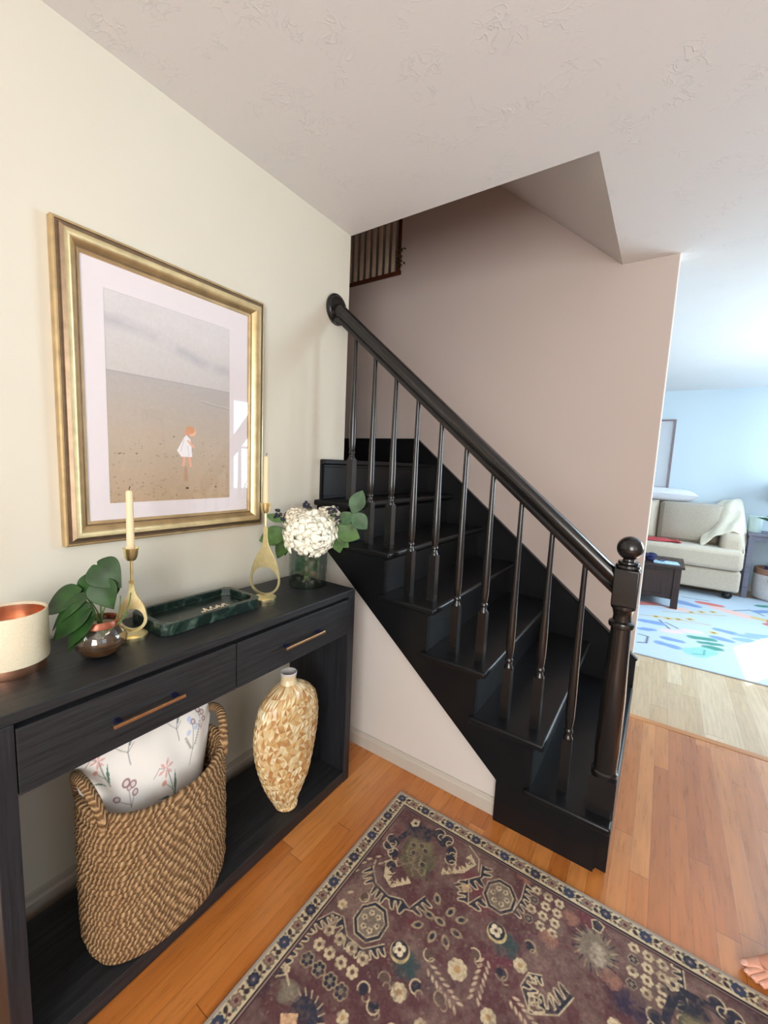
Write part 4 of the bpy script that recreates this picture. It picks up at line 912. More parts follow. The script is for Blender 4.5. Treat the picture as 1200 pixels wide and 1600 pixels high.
def comb(pts, wd, side):
    """cream comb-shaped leaf"""
    P = []
    for (a, b) in zip(pts[:-1], pts[1:]):
        L = math.hypot(b[0]-a[0], b[1]-a[1]); k = max(1, int(L/0.017)); nx, ny = -(b[1]-a[1])/L*side, (b[0]-a[0])/L*side
        for i in range(k): P.append((lerp(a[0], b[0], i/k)+nx*wd*0.3, lerp(a[1], b[1], i/k)+ny*wd*0.3)); P.append((lerp(a[0], b[0], (i+.6)/k)+nx*wd, lerp(a[1], b[1], (i+.6)/k)+ny*wd))
    cv.poly(P+[pts[-1]]+list(pts[::-1]), CRM)
def curl(x, y, r, a, col=CRM, wd=0.004): cv.line([(x+r*math.cos(a+t), y+r*math.sin(a+t)) for t in np.linspace(0, 3.6, 9)], wd, col)
def bud(x, y, r, a): cv.disc(x, y, r*1.35, BGE, r*0.85, a); cv.disc(x, y, r*0.75, NVY, r*0.45, a); cv.disc(x+r*1.3*math.cos(a), y+r*1.3*math.sin(a), r*0.3, BGE)
def cloud(x, y, rx, ry, col, seed=1, n=60):
    q = random.Random(seed)
    for _ in range(n):
        a, d = q.uniform(0, 2*PI), math.sqrt(q.random()); cv.disc(x+rx*d*math.cos(a), y+ry*d*math.sin(a), q.uniform(0.006, 0.014), col, al=0.35)
# field motifs, in metres on the floor
rq = random.Random(99)
for _ in range(5200):   # small abrasion of the worn pile
    x, y = rq.uniform(0.65, 2.1), rq.uniform(-1.8, -0.34); cv.disc(x, y, rq.uniform(0.0015, 0.005), rq.choice([GRY, PLM, (70, 50, 58), (140, 118, 104), (110, 60, 66)]), rq.uniform(0.0015, 0.004), rq.uniform(0, 3), 0.5)
def field(ox=0.0, oy=0.0, mx=1):
    F = lambda x, y: (ox+mx*(x-1.0)+1.0*mx*0+ (1.0 if mx == 1 else 1.0), oy+y)
    g = lambda l: [F(a, b) for a, b in l]
    cv.poly(g([(0.765, -0.425), (0.835, -0.455), (0.872, -0.50), (0.865, -0.56), (0.82, -0.585), (0.765, -0.555), (0.742, -0.49)]), (104, 96, 72), 0.75)
    for k in range(9): t = k/8; cv.line(g([(lerp(0.75, 0.86, t), lerp(-0.47, -0.52, t)+0.012*math.sin(PI*t)), (lerp(0.745, 0.862, t)+0.01, lerp(-0.49, -0.54, t)-0.02+0.012*math.sin(PI*t))]), 0.007, (150, 136, 100) if k % 2 else (70, 66, 60), al=0.85)
    for k in range(14): q = random.Random(k+300); cv.line(g([(0.80+q.uniform(-.05, .06), -0.52+q.uniform(-.05, .05)), (0.81+q.uniform(-.05, .06), -0.55+q.uniform(-.05, .05))]), 0.004, q.choice([BGE, GRY, (74, 72, 66)]), al=0.6)
    cloud(*F(0.806, -0.490), 0.062, 0.062, GRN, 4, 60); cloud(*F(0.80, -0.46), 0.04, 0.03, (120, 112, 84), 6, 60); cloud(*F(0.764, -0.42), 0.045, 0.025, NVY, 5, 70)
    for s_ in (-1, 1):
        cv.line(g([(0.764+s_*0.012-0.01, -0.405+0.01*s_), (0.775+s_*0.05, -0.43+0.04*s_), (0.79+s_*0.07, -0.46+0.05*s_)]), 0.020, NVY)
    for p in ((0.820, -0.47), (0.79, -0.50), (0.835, -0.52), (0.80, -0.46), (0.775, -0.475)): cv.disc(*F(*p), 0.008, NVY, al=0.8); curl(*F(*p), 0.010, 1.0, BGE, 0.0025)
    cv.poly(g([(0.722, -0.378), (0.745, -0.372), (0.752, -0.398), (0.735, -0.412), (0.720, -0.402)]), CRM); cv.disc(*F(0.737, -0.392), 0.006, NVY)
    for p, a in (((0.734, -0.543), 1.2), ((0.704, -0.527), 2.4), ((0.752, -0.585), 0.6), ((0.894, -0.416), 4.2), ((0.866, -0.383), 5.2), ((0.905, -0.445), 3.6), ((0.70, -0.50), 2.0), ((0.83, -0.375), 5.6)):
        cv.disc(*F(*p), 0.017, NVY); curl(*F(*p), 0.019, a, CRM, 0.0035); curl(F(*p)[0]+0.012, F(*p)[1]-0.012, 0.012, a+2, CRM, 0.003)
    cv.line(g([(0.700, -0.600), (0.712, -0.640), (0.745, -0.668), (0.79, -0.678)]), 0.0035, CRM); cv.line(g([(0.935, -0.355), (0.985, -0.385), (1.000, -0.43)]), 0.0035, CRM)
    comb(g([(0.738, -0.600), (0.752, -0.630), (0.792, -0.648), (0.838, -0.596)]), 0.026, 1); comb(g([(0.905, -0.512), (0.962, -0.462), (0.985, -0.41), (0.955, -0.385)]), 0.026, 1)
    serrated(g([(0.706, -0.625), (0.745, -0.663), (0.800, -0.672), (0.842, -0.655)]), 0.034, side=-1); serrated(g([(0.842, -0.655), (0.870, -0.665), (0.892, -0.606)]), 0.034, side=-1)
    serrated(g([(0.951, -0.513), (0.978, -0.478), (1.010, -0.440), (1.00, -0.40)]), 0.034, side=-1); serrated(g([(0.985, -0.475), (1.012, -0.545), (1.035, -0.50)]), 0.030, side=-1)
    cv.poly(g([(0.97, -0.505), (0.99, -0.488), (1.0, -0.51), (0.985, -0.525)]), (206, 176, 136))
    for i, p in enumerate(((0.928, -0.59), (0.929, -0.646), (0.963, -0.692), (1.0, -0.681), (1.016, -0.644), (1.014, -0.602), (0.978, -0.601), (0.964, -0.643), (0.915, -0.69))): bud(*F(*p), 0.013, math.atan2(p[1]+0.643, p[0]-0.966))
    octagon(*F(0.798, -0.765), 0.046, 0.052); octagon(*F(1.085, -0.464), 0.046, 0.052)
    serrated(g([(0.668, -1.02), (0.655, -0.97), (0.655, -0.88), (0.690, -0.812), (0.725, -0.802)]), 0.026, side=-1); serrated(g([(0.725, -0.802), (0.765, -0.835), (0.82, -0.835), (0.862, -0.79)]), 0.026, side=-1)
    serrated(g([(1.139, -0.372), (1.142, -0.43), (1.131, -0.489)]), 0.024, side=1); serrated(g([(1.56, -0.345), (1.566, -0.42), (1.573, -0.49)]), 0.024, side=-1)
    for (x_, y_) in ((0.714, -0.853), (0.754, -0.853), (0.795, -0.851), (0.835, -0.853), (0.716, -0.897), (0.753, -0.896), (0.792, -0.894), (0.830, -0.893)): flower(*F(x_, y_), 0.0165)
    for (x_, y_) in ((0.714, -0.942), (0.754, -0.940), (0.795, -0.942), (0.832, -0.942)): flower_o(*F(x_, y_), 0.019)
    for bx_ in (1.177, 1.446):
        for i in range(3):
            for j in range(4):
                if (i == 0 and j % 2): flower_o(*F(bx_+i*0.034, -0.375-j*0.034), 0.013)
                else: flower(*F(bx_+i*0.034, -0.375-j*0.034), 0.0145)
    for (x_, y_, r_) in ((0.70, -0.777, 0.015), (1.055, -0.722, 0.026), (0.953, -0.856, 0.021), (1.158, -0.768, 0.019), (1.191, -0.612, 0.018), (0.685, -0.99, 0.010), (0.868, -0.978, 0.015), (1.03, -0.88, 0.016), (1.25, -0.80, 0.017), (1.42, -0.60, 0.018)): flower(*F(x_, y_), r_, CRM, (176, 140, 96), 8 if r_ > 0.016 else 6)
    for (x_, y_) in ((0.904, -0.775), (1.108, -0.568), (1.36, -0.70)):
        cloud(*F(x_+0.034, y_-0.020), 0.030, 0.034, TEA, 8, 60); cv.disc(*F(x_+0.004, y_-0.004), 0.028, (196, 176, 128)); cv.disc(*F(x_+0.002, y_), 0.024, NVY)
        for a in range(4): cv.disc(F(x_, y_)[0]+0.010*math.cos(a*PI/2+.7), F(x_, y_)[1]+0.010*math.sin(a*PI/2+.7), 0.0085, (220, 206, 176))
        cv.disc(*F(x_, y_), 0.005, (84, 60, 60))
    for (p0_, p1_) in (((0.998, -0.765), (1.087, -0.795)), ((1.110, -0.662), (1.116, -0.755)), ((1.20, -0.70), (1.28, -0.73))):
        for i in range(7):
            t = i/6; x_, y_ = lerp(p0_[0], p1_[0], t), lerp(p0_[1], p1_[1], t); dx, dy = p1_[0]-p0_[0], p1_[1]-p0_[1]; L = math.hypot(dx, dy); dx, dy = dx/L, dy/L
            for s_ in (-1, 1): cv.disc(F(x_, y_)[0]-dy*s_*0.010, F(x_, y_)[1]+dx*s_*0.010, 0.0085, (190, 166, 140), 0.0036, math.atan2(dy, dx)+s_*0.6)
    for i, (x_, y_) in enumerate(((0.907, -0.855), (0.983, -0.82), (0.978, -0.737), (1.155, -0.66), (1.08, -0.662), (0.876, -0.904), (1.045, -0.804), (0.916, -0.917), (0.74, -0.72), (1.20, -0.55), (1.10, -0.86), (0.98, -0.93))):
        cv.disc(*F(x_, y_), 0.014, NVY if i % 2 else (92, 74, 66), 0.010, i); curl(*F(x_, y_), 0.016, i*1.3, CRM if i % 3 else BGE, 0.0035); curl(F(x_, y_)[0]+0.014, F(x_, y_)[1]-0.010, 0.009, i*0.7, BGE, 0.003)
    for (x_, y_) in ((0.732, -0.583), (0.649+.02, -0.668), (0.672, -0.632), (0.70, -0.668), (0.697, -0.735), (0.72, -0.60), (0.68, -0.61), (0.70, -0.585), (0.715, -0.64)): cv.disc(*F(x_, y_), 0.009, (188, 168, 140), 0.004, 0.8)
    cv.line(g([(0.663, -0.70), (0.69, -0.645), (0.715, -0.60), (0.735, -0.565)]), 0.002, (60, 48, 54))
    cloud(*F(1.354, -0.447), 0.045, 0.050, GRY, 12, 70); cloud(*F(1.36, -0.455), 0.022, 0.026, (172, 158, 140), 13, 24)
    for k in range(22): a = k*2*PI/22; cx_, cy_ = F(1.354, -0.447); cv.line([(cx_+0.040*math.cos(a), cy_+0.044*math.sin(a)), (cx_+0.060*math.cos(a+.12), cy_+0.064*math.sin(a+.12))], 0.0035, BGE if k % 2 else NVY)
    cv.poly(g([(1.335, -0.365), (1.35, -0.355), (1.368, -0.365), (1.362, -0.39), (1.342, -0.39)]), NVY); cv.line(g([(1.335, -0.365), (1.35, -0.355), (1.368, -0.365), (1.362, -0.39), (1.342, -0.39)]), 0.0035, CRM, True)
    serrated(g([(1.205, -0.655), (1.24, -0.70), (1.30, -0.66), (1.325, -0.60)]), 0.036, side=1); serrated(g([(1.205, -0.655), (1.215, -0.615), (1.245, -0.600)]), 0.020, side=-1)
    cloud(*F(1.46, -0.53), 0.06, 0.03, (52, 44, 66), 15, 60)
    for (x_, y_) in ((1.135, -0.355), (1.40, -0.50), (1.24, -0.50), (1.28, -0.40)): cloud(*F(x_, y_), 0.018, 0.018, (150, 108, 92), 17, 16)
    for (p_, q_) in (((0.66, -1.055), (0.70, -1.02)), ((0.72, -1.06), (0.78, -1.0))): pass
    cloud(*F(0.79, -1.02), 0.04, 0.022, NVY, 22, 60); cv.poly(g([(0.74, -1.06), (0.775, -1.035), (0.79, -1.06), (0.765, -1.085)]), (206, 166, 130))
    for k in range(8): a = 0.4+k*0.32; cx_, cy_ = F(0.785, -1.04); cv.line([(cx_+0.02*math.cos(a), cy_+0.02*math.sin(a)), (cx_+0.055*math.cos(a), cy_+0.050*math.sin(a))], 0.005, (50, 56, 72)); cv.line([(cx_+0.045*math.cos(a), cy_+0.045*math.sin(a)), (cx_+0.062*math.cos(a+.1), cy_+0.058*math.sin(a+.1))], 0.003, CRM)
    cloud(*F(0.725, -1.02), 0.022, 0.022, GRY, 24, 30); cv.line(g([(0.662, -0.985), (0.672, -0.985), (0.715, -1.01)]), 0.005, CRM)
field(0, 0, 1)
# second repeat towards the hall (out to the right and nearer the viewer)
for k, (ox, oy) in enumerate(((0.0, -0.72), (0.80, -0.02), (0.80, -0.74))): field(ox, oy)
# worn pile over the motifs
wn_ = np.clip((cv.noise(0.03, 31)*0.4+cv.noise(0.008, 32)*0.6-0.50)*2.2, 0, 0.5)[..., None]; cv.A = cv.A*(1-wn_)+(worn*0.72)*wn_
cv.A *= (0.80+0.40*cv.noise(0.0045, 33)*1.0)[..., None]*(0.94+0.12*cv.noise(0.0028, 34))[..., None]
# border: cream ground with rosettes, dark guard line and greige binding
bw = 0.049
dl = X-0.606; dt = -0.294-Y; de = np.minimum(np.minimum(dl, dt), 2.0-X)
mk = (de < bw); cv.A[mk] = np.array(lin((198, 182, 150))[:3])*(0.85+0.3*cv.noise(0.01, 41)[mk])[:, None]
mk = (de >= bw) & (de < bw+0.006); cv.A[mk] = lin((44, 34, 42))[:3]
mk = (de >= bw+0.006) & (de < bw+0.0085); cv.A[mk] = lin((140, 122, 108))[:3]
mk = (de >= bw+0.0085) & (de < bw+0.014); cv.A[mk] = lin((74, 46, 54))[:3]
def border(x, y, along):   # along: 0 = runs in y (left edge), 1 = runs in x (top edge)
    pass
def bmotif(px, py, i, hx, hy):
    t = i % 4
    for (ax_, ay_) in ((0.013, 0.016), (-0.012, 0.015), (0.015, -0.012)): cv.disc(px+ax_*(1 if i % 3 else -1), py+ay_, 0.0042, (92, 74, 64), 0.0026, i*0.9, 0.85)
    if t == 0:
        for k in range(8): a = k*PI/4+0.2; cv.disc(px+0.0110*math.cos(a), py+0.0110*math.sin(a), 0.0060, NVY if i % 8 else (46, 60, 84))
        cv.disc(px, py, 0.0095, (60, 62, 84)); cv.disc(px, py, 0.0035, (150, 128, 118))
    elif t == 2:
        for k in range(6): a = k*PI/3; cv.disc(px+0.0098*math.cos(a), py+0.0098*math.sin(a), 0.0064, (118, 98, 84))
        for k in range(6): a = k*PI/3; cv.disc(px+0.0085*math.cos(a), py+0.0085*math.sin(a), 0.0030, (150, 120, 110))
        cv.disc(px, py, 0.005, (90, 50, 54))
    else:
        s_ = 1 if t == 1 else -1
        cv.disc(px+hx*0.006*s_, py+hy*0.006*s_, 0.008, (54, 42, 46), 0.006, 0.7*s_); cv.disc(px-hx*0.009*s_, py-hy*0.009*s_, 0.0055, (80, 44, 52), 0.004, -0.7*s_)
        cv.line([(px-0.012, py-0.006*s_), (px, py), (px+0.010, py+0.012*s_)], 0.003, (62, 50, 48)); cv.disc(px+0.010, py-0.010*s_, 0.004, (70, 84, 88))
for i in range(60):
    y = -0.294-0.028-i*0.0262
    if y > -1.75: bmotif(0.606+0.027, y, i, 1, 0); bmotif(2.0-0.027, y, i+2, -1, 0)
    x = 0.606+0.028+0.0262+i*0.0262
    if x < 2.0: bmotif(x, -0.294-0.027, i+1, 0, 1)
mk = de < 0.0075; cv.A[mk] = np.array(lin((156, 146, 136))[:3])
mk = (de >= 0.0075) & (de < 0.0105); cv.A[mk] = np.array(lin((176, 164, 140))[:3])
def rugpt(x, y): return np.stack([x, y, np.full_like(x, 0.0075)], 1)
tag(cv.mesh('persian_rug', rugpt, M_RUG, None, 0.007), 'worn plum Persian-style rug with cream flowered border on the oak floor', 'rug')

# ================================================================== living room
# floral rug
cv = Canvas(0.10, 3.05, 1.925, 4.50, 0.010, (186, 200, 214))
def blob(x, y, rx, ry, col, ang=0.6, al=0.9, n=5, seed=0):
    q = random.Random(seed+int(x*100)); cv.disc(x, y, rx, col, ry, ang, al)
    for k in range(n): t = (k/(n-1)-0.5)*1.6; cv.disc(x+rx*t*math.cos(ang), y+rx*t*math.sin(ang), ry*q.uniform(0.8, 1.25), col, None, 0, al)
BLU, BL2, COR, PEA, YEL, TGR, AQU, PNK, DKS = (122, 150, 196), (140, 168, 206), (206, 110, 104), (226, 186, 176), (206, 182, 124), (74, 142, 128), (142, 196, 194), (224, 196, 204), (78, 78, 96)
for s_ in ([(1.31, 2.951), (1.516, 3.04), (1.857, 3.064)], [(1.494, 3.226), (1.726, 3.358), (2.007, 3.51)]): cv.line(s_, 0.014, (176, 160, 112))
for s_ in ([(1.466, 2.912), (1.544, 2.702)], [(1.516, 2.872), (1.646, 2.715)], [(2.059, 3.743), (2.242, 3.927), (2.331, 3.79)], [(1.327, 2.374), (1.392, 2.361), (1.388, 2.196), (1.328, 2.162)], [(1.67, 3.994), (1.797, 3.99), (1.911, 4.006)], [(1.25, 3.3), (1.5, 3.45)]): cv.line(s_, 0.016, DKS)
for (x, y) in ((1.439, 2.996), (1.536, 3.015), (1.616, 3.054), (1.707, 3.133), (1.723, 3.402), (1.814, 3.481), (1.91, 3.565), (1.864, 2.856)):
    cv.disc(x, y, 0.045, YEL, 0.034, 0.9); cv.disc(x, y, 0.016, (110, 96, 56)); cv.line([(x+0.03, y-0.02), (x+0.16, y-0.06)], 0.010, YEL)
for (x, y, rx, ry, a) in ((1.39, 2.785, 0.09, 0.045, 0.15), (1.376, 2.545, 0.065, 0.035, 0.5), (1.565, 2.42, 0.070, 0.036, 0.0), (1.53, 2.262, 0.065, 0.036, -0.2), (1.954, 2.97, 0.062, 0.042, -0.2), (1.906, 2.726, 0.062, 0.042, -0.2), (2.061, 2.823, 0.06, 0.045, 0.3), (2.098, 2.955, 0.06, 0.04, 0.3), (2.206, 3.046, 0.08, 0.05, 0.4), (1.700, 3.710, 0.10, 0.065, -0.4)): blob(x, y, rx, ry, BLU if x < 2 else BL2, a)
blob(1.912, 3.872, 0.10, 0.05, COR, 0.0); blob(2.06, 3.70, 0.16, 0.07, PEA, -0.5, 0.8); blob(1.60, 3.42, 0.08, 0.06, PEA, 0.3, 0.8); blob(1.35, 3.42, 0.10, 0.06, COR, 0.6, 0.6)
blob(1.771, 2.625, 0.085, 0.035, TGR, 0.3); blob(1.82, 2.535, 0.085, 0.030, TGR, 0.35); blob(1.829, 2.436, 0.045, 0.04, TGR, 0.2)
blob(1.748, 2.287, 0.085, 0.075, AQU, 0.9); cv.line([(1.69, 2.20), (1.76, 2.23), (1.77, 2.34)], 0.010, TGR)
blob(1.563, 2.640, 0.07, 0.045, PNK, 0.4, 0.7); blob(1.693, 2.755, 0.07, 0.045, PNK, 0.4, 0.7)
for k in range(26): q = random.Random(k); x, y = q.uniform(2.25, 2.9), q.uniform(2.0, 4.3); blob(x, y, 0.09, 0.04, q.choice([BLU, TGR, COR, PEA, YEL]), q.uniform(0, 3))
for k in range(16): q = random.Random(k+50); x, y = q.uniform(0.2, 1.2), q.uniform(2.0, 4.3); blob(x, y, 0.09, 0.04, q.choice([BLU, TGR, COR, PEA, YEL]), q.uniform(0, 3))
tag(cv.mesh('floral_rug', lambda x, y: np.stack([x, y, np.full_like(x, 0.010)], 1), M_FRUG, None, 0.009), 'pale blue rug with painted flowers and leaves in the living room', 'rug')
# sofa
SX0, SX1, SY0, SY1 = 0.45, 2.175, 4.20, 4.93
so = thing('sofa', ((SX0+SX1)/2, (SY0+SY1)/2, 0), 'beige upholstered sofa against the pale blue wall', 'sofa')
MB().box(SX0, SX1, SY0+0.02, SY1, 0.095, 0.335).build('seat_base', M_SOFA, so, bevel=0.03, bseg=3)
cv2 = MB().box(SX0, SX1-0.0, SY0-0.03, SY1-0.22, 0.34, 0.565); cv2.build('seat_cushion', M_SOFA, so, bevel=0.05, bseg=4)
MB().box(SX0, SX1-0.03, SY1-0.20, SY1, 0.335, 1.03).build('sofa_back', M_SOFA, so, bevel=0.07, bseg=4)
def cushion(x0, x1, y0, y1, z0, z1, name, m, parent, rx=0, crown=0.35, n=14, bulge=1.0):
    c = Vector(((x0+x1)/2, (y0+y1)/2, (z0+z1)/2)); b = MB(); hx, hy, hz = (x1-x0)/2, (y1-y0)/2, (z1-z0)/2; V = []
    for sgn in (1, -1):
        for j in range(n+1):
            for i in range(n+1):
                u, v = -1+2*i/n, -1+2*j/n; e = (max(0, 1-abs(u)**3.5)*max(0, 1-abs(v)**3.5))**crown
                p = Vector((hx*u*(1-0.05*(1-abs(v)**2)*0), -sgn*hy*e*bulge, hz*v)); V.append(p)
    N1 = (n+1)*(n+1); F = []
    for q in (0, 1):
        for j in range(n):
            for i in range(n):
                a = q*N1+j*(n+1)+i; F.append((a, a+1, a+n+2, a+n+1) if q == 0 else (a, a+n+1, a+n+2, a+1))
    b.add(V, F); b.xform(Matrix.Translation(c) @ Matrix.Rotation(rx, 4, 'X'))
    return b.build(name, m, parent)
cushion(1.36, 1.985, 4.50, 4.78, 0.55, 1.045, 'back_cushion', M_SOFAD, so, rx=-0.16)
cushion(0.72, 1.345, 4.50, 4.78, 0.55, 1.045, 'back_cushion', M_SOFA, so, rx=-0.16)
arm = MB(); arm.prism([(SY0+0.12, 0.50), (SY1, 0.50), (SY1, 1.02), (SY1-0.2, 0.99), (SY0+0.30, 0.80), (SY0+0.14, 0.70)], 'x', 1.975, SX1); arm.build('sofa_arm', M_SOFA, so, bevel=0.05, bseg=4)
for (x, y) in ((SX1-0.09, SY0+0.09), (SX0+0.09, SY0+0.09), (SX1-0.09, SY1-0.1), (SX0+0.09, SY1-0.1)):
    MB().lathe([(0.0, 0.011), (0.028, 0.011), (0.045, 0.03), (0.048, 0.05), (0.040, 0.07), (0.045, 0.085), (0.045, 0.096), (0.0, 0.096)], (x, y), 20, caps=False).build('foot', M_ROD, so)
# throw draped on the arm (cloth over the form, folded hem)
th = MB(); n_ = 16; V = []
for j in range(n_+1):
    v = j/n_
    for i in range(n_+1):
        u = i/n_; x = lerp(1.80, SX1+0.035, u); yb = lerp(SY1-0.02, SY0+0.20, v)
        z = 1.045+0.07*math.sin(PI*u*0.9)-0.48*max(0, v-0.25)**1.15-(0.42*max(0, u-0.88)/0.12*0.6 if u > 0.88 else 0)-(0.16*(1-u)**2)
        V.append((x+0.012*math.sin(12*v), yb, z+0.014*math.sin(u*17+v*9)+0.008*math.sin(v*23)))
th.add(V, [(j*(n_+1)+i, j*(n_+1)+i+1, (j+1)*(n_+1)+i+1, (j+1)*(n_+1)+i) for j in range(n_) for i in range(n_)])
tho = th.build('throw_blanket', M_THROW, None, sub=1, solid=0.022); tag(tho, 'cream throw blanket draped over the right arm of the sofa', 'blanket')
pwc = cushion(1.02, 1.73, 4.66, 4.82, 0.98, 1.26, 'white_pillow', M_PILW, None, rx=PI/2-0.12, crown=0.55)
pwc.rotation_euler = (0, 0.04, 0)
tag(pwc, 'white crinkled pillow lying on top of the sofa back', 'pillow')
rc = MB(); n_ = 14; V = []
for j in range(n_+1):
    for i in range(n_+1):
        u, v = i/n_, j/n_; V.append((lerp(0.98, 1.60, u)+0.02*math.sin(v*7), lerp(4.26, 4.46, v)+0.02*math.sin(u*9), 0.575+0.016*(1+math.sin(u*16+v*5))*(1+math.sin(v*9-u*4))*0.5))
rc.add(V, [(j*(n_+1)+i, j*(n_+1)+i+1, (j+1)*(n_+1)+i+1, (j+1)*(n_+1)+i) for j in range(n_) for i in range(n_)])
tag(rc.build('red_garment', M_RED, None, sub=1, solid=0.012), 'crumpled coral red garment lying on the sofa seat', 'garment')
# coffee table
TX0, TX1, TY0, TY1 = 0.55, 1.634, 3.37, 3.92
ct = thing('coffee_table', ((TX0+TX1)/2, (TY0+TY1)/2, 0), 'dark espresso wood coffee table on the floral rug', 'coffee table')
MB().box(TX0, TX1, TY0, TY1, 0.425, 0.450).build('tabletop', M_DARKW, ct, bevel=0.004, smooth=False)
for x in (TX0+0.025, TX1-0.085):
    for y in (TY0+0.02, TY1-0.08): MB().box(x, x+0.06, y, y+0.06, 0.011, 0.4245).build('leg', M_DARKW, ct, bevel=0.003, smooth=False)
cab = MB().box(TX0+0.0855, TX1-0.0855, TY0+0.035, TY1-0.035, 0.10, 0.4245); cab.build('cabinet', M_DARKW, ct, bevel=0.003, smooth=False)
pn = MB()
for x in (TX0+0.13, TX0+0.55): pn.box(x, x+0.36, TY0+0.028, TY0+0.0345, 0.14, 0.385)
pn.build('door_panel', M_DARKW, ct, bevel=0.003, smooth=False)
MB().box(TX1-0.0850, TX1-0.078, TY0+0.12, TY1-0.12, 0.14, 0.385).build('side_panel', M_DARKW, ct, bevel=0.003, smooth=False)
nv = MB(); q = random.Random(3)
for i in range(9): nv.sphere((q.uniform(1.25, 1.38), q.uniform(3.50, 3.62), 0.475+q.uniform(0, 0.035)), q.uniform(0.022, 0.038), 12, 8, sc=(1.3, 1, 0.7))
tag(nv.build('navy_bag', M_NAVYC, None), 'small crumpled dark navy bag on the coffee table', 'bag')
MB_ = MB().box(1.36, 1.585, 3.44, 3.60, 0.4505, 0.458); mo = MB_.build('magazine', M_PAPER, None, bevel=0.001, smooth=False); mo.rotation_euler = (0, 0, 0.12); tag(mo, 'pale blue magazine lying on the coffee table corner', 'magazine')
st_ = MB().tube([(1.40, 3.56, 0.463), (1.44, 3.60, 0.485), (1.48, 3.57, 0.476), (1.45, 3.52, 0.464), (1.41, 3.53, 0.463)], 0.004, 8, closed=True)
tag(st_.build('headband', M_NAVYC, None), 'thin dark looped cord on top of the magazine', 'cord')
# picture on the blue wall
ar = thing('wall_art', (1.16, YB-0.012, 1.18), 'tall pale framed print hanging on the blue wall above the sofa', 'picture')
a0, a1, b0, b1 = 0.82, 1.422, 1.185, 2.078
fm2 = MB().box(a0, a1, YB-0.025, YB-0.001, b0, b0+0.02).box(a0, a1, YB-0.025, YB-0.001, b1-0.02, b1).box(a0, a0+0.02, YB-0.025, YB-0.001, b0+.02, b1-.02).box(a1-0.02, a1, YB-0.025, YB-0.001, b0+.02, b1-.02)
fm2.build('frame', mat('weathered_grey_frame', (140, 122, 124), 0.6, noise=(40, 0.1)), ar, smooth=False)
cv = Canvas(0, a1-a0-0.04, 0, b1-b0-0.04, 0.008, (206, 210, 216)); nn = cv.noise(0.15, 2)*0.6+cv.noise(0.05, 3)*0.4
t = np.clip((nn-0.5)*3, 0, 1)[..., None]*np.clip(1-np.abs(cv.Y-0.7)/0.3, 0, 1)[..., None]; cv.A = cv.A*(1-0.3*t)+np.array(lin((160, 168, 196))[:3])*0.3*t
cv.mesh('print', lambda x, y: np.stack([a0+0.02+x, np.full_like(x, YB-0.006), b0+0.02+y], 1), M_ART, ar)
# end table with planter, basket under it
ET = 0.755
et = thing('end_table', (2.53, 4.68, 0), 'grey washed wooden end table to the right of the sofa', 'end table')
EX0, EX1, EY0, EY1 = 2.215, 2.84, 4.46, 4.90
MB().box(EX0, EX1, EY0, EY1, ET-0.03, ET).build('tabletop', M_GREYW, et, bevel=0.004, smooth=False)
for x in (EX0+0.01, EX1-0.06):
    for y in (EY0+0.01, EY1-0.06): MB().box(x, x+0.05, y, y+0.05, 0.0, ET-0.0305).build('leg', M_GREYW, et, bevel=0.003, smooth=False)
for (a, b, c_, d_) in ((EX0+0.0605, EX1-0.0605, EY0+0.02, EY0+0.04), (EX0+0.02, EX0+0.04, EY0+0.0605, EY1-0.0605)):
    MB().box(a, b, c_, d_, ET-0.08, ET-0.0305).build('apron', M_GREYW, et, smooth=False)
PX, PY = 2.280, 4.62
pt = thing('planter', (PX, PY, ET), 'pale mint ribbed ceramic pot on the grey end table', 'pot')
pb = MB(); NR = 48; V = []
for (r_, z) in ((0.0, 0.001), (0.056, 0.001), (0.060, 0.02), (0.064, 0.175), (0.060, 0.186), (0.056, 0.18), (0.054, 0.13), (0.0, 0.125)):
    for k in range(NR): a = 2*PI*k/NR; q = r_*(1+(0.03 if k % 2 else 0)); V.append((PX+q*math.cos(a), PY+q*math.sin(a), ET+z))
pb.add(V, [(j*NR+k, j*NR+(k+1) % NR, (j+1)*NR+(k+1) % NR, (j+1)*NR+k) for j in range(7) for k in range(NR)]); pb.build('pot_body', M_POT, pt)
hp = thing('house_plant', (2.50, 4.54, ET), 'leafy houseplant in a grey pot at the right edge of the end table', 'plant')
MB().lathe([(0.0, ET+.001), (0.04, ET+.001), (0.052, ET+.095), (0.048, ET+.10), (0.0, ET+.085)], (2.50, 4.54), 28, caps=False).build('pot', M_GREYW, hp)
for i, (tx, ty, tz) in enumerate(((2.285, 4.50, 0.960), (2.58, 4.42, 1.04), (2.66, 4.52, 0.94), (2.44, 4.46, 1.05), (2.55, 4.64, 1.03), (2.36, 4.46, 0.98))):
    m_ = MB(); leaf(m_, (2.50, 4.54, ET+0.085), (tx, ty, tz), 0.06, (0.2, -0.6, 0.8), 0.15, 8, False); m_.build('leaf', M_LEAF, hp, sub=1, solid=0.001)
tl = thing('table_lamp', (2.57, 4.76, ET), 'off-white table lamp at the right end of the grey table', 'lamp')
MB().lathe([(0.0, ET+.001), (0.06, ET+.001), (0.06, ET+.015), (0.015, ET+.025), (0.012, ET+.10), (0.03, ET+.17), (0.03, ET+.25), (0.008, ET+.30), (0.008, ET+.42)], (2.57, 4.76), 24).build('lamp_base', M_GREYW, tl)
MB().lathe([(0.185, 1.10), (0.150, 1.34), (0.146, 1.34), (0.181, 1.10)], (2.57, 4.76), 36, caps=False).build('lamp_shade', M_SHADE, tl)
BX, BY = 2.515, 4.60
rb = thing('rope_basket', (BX, BY, 0), 'white rope basket with brown rim and ring handle under the end table', 'basket')
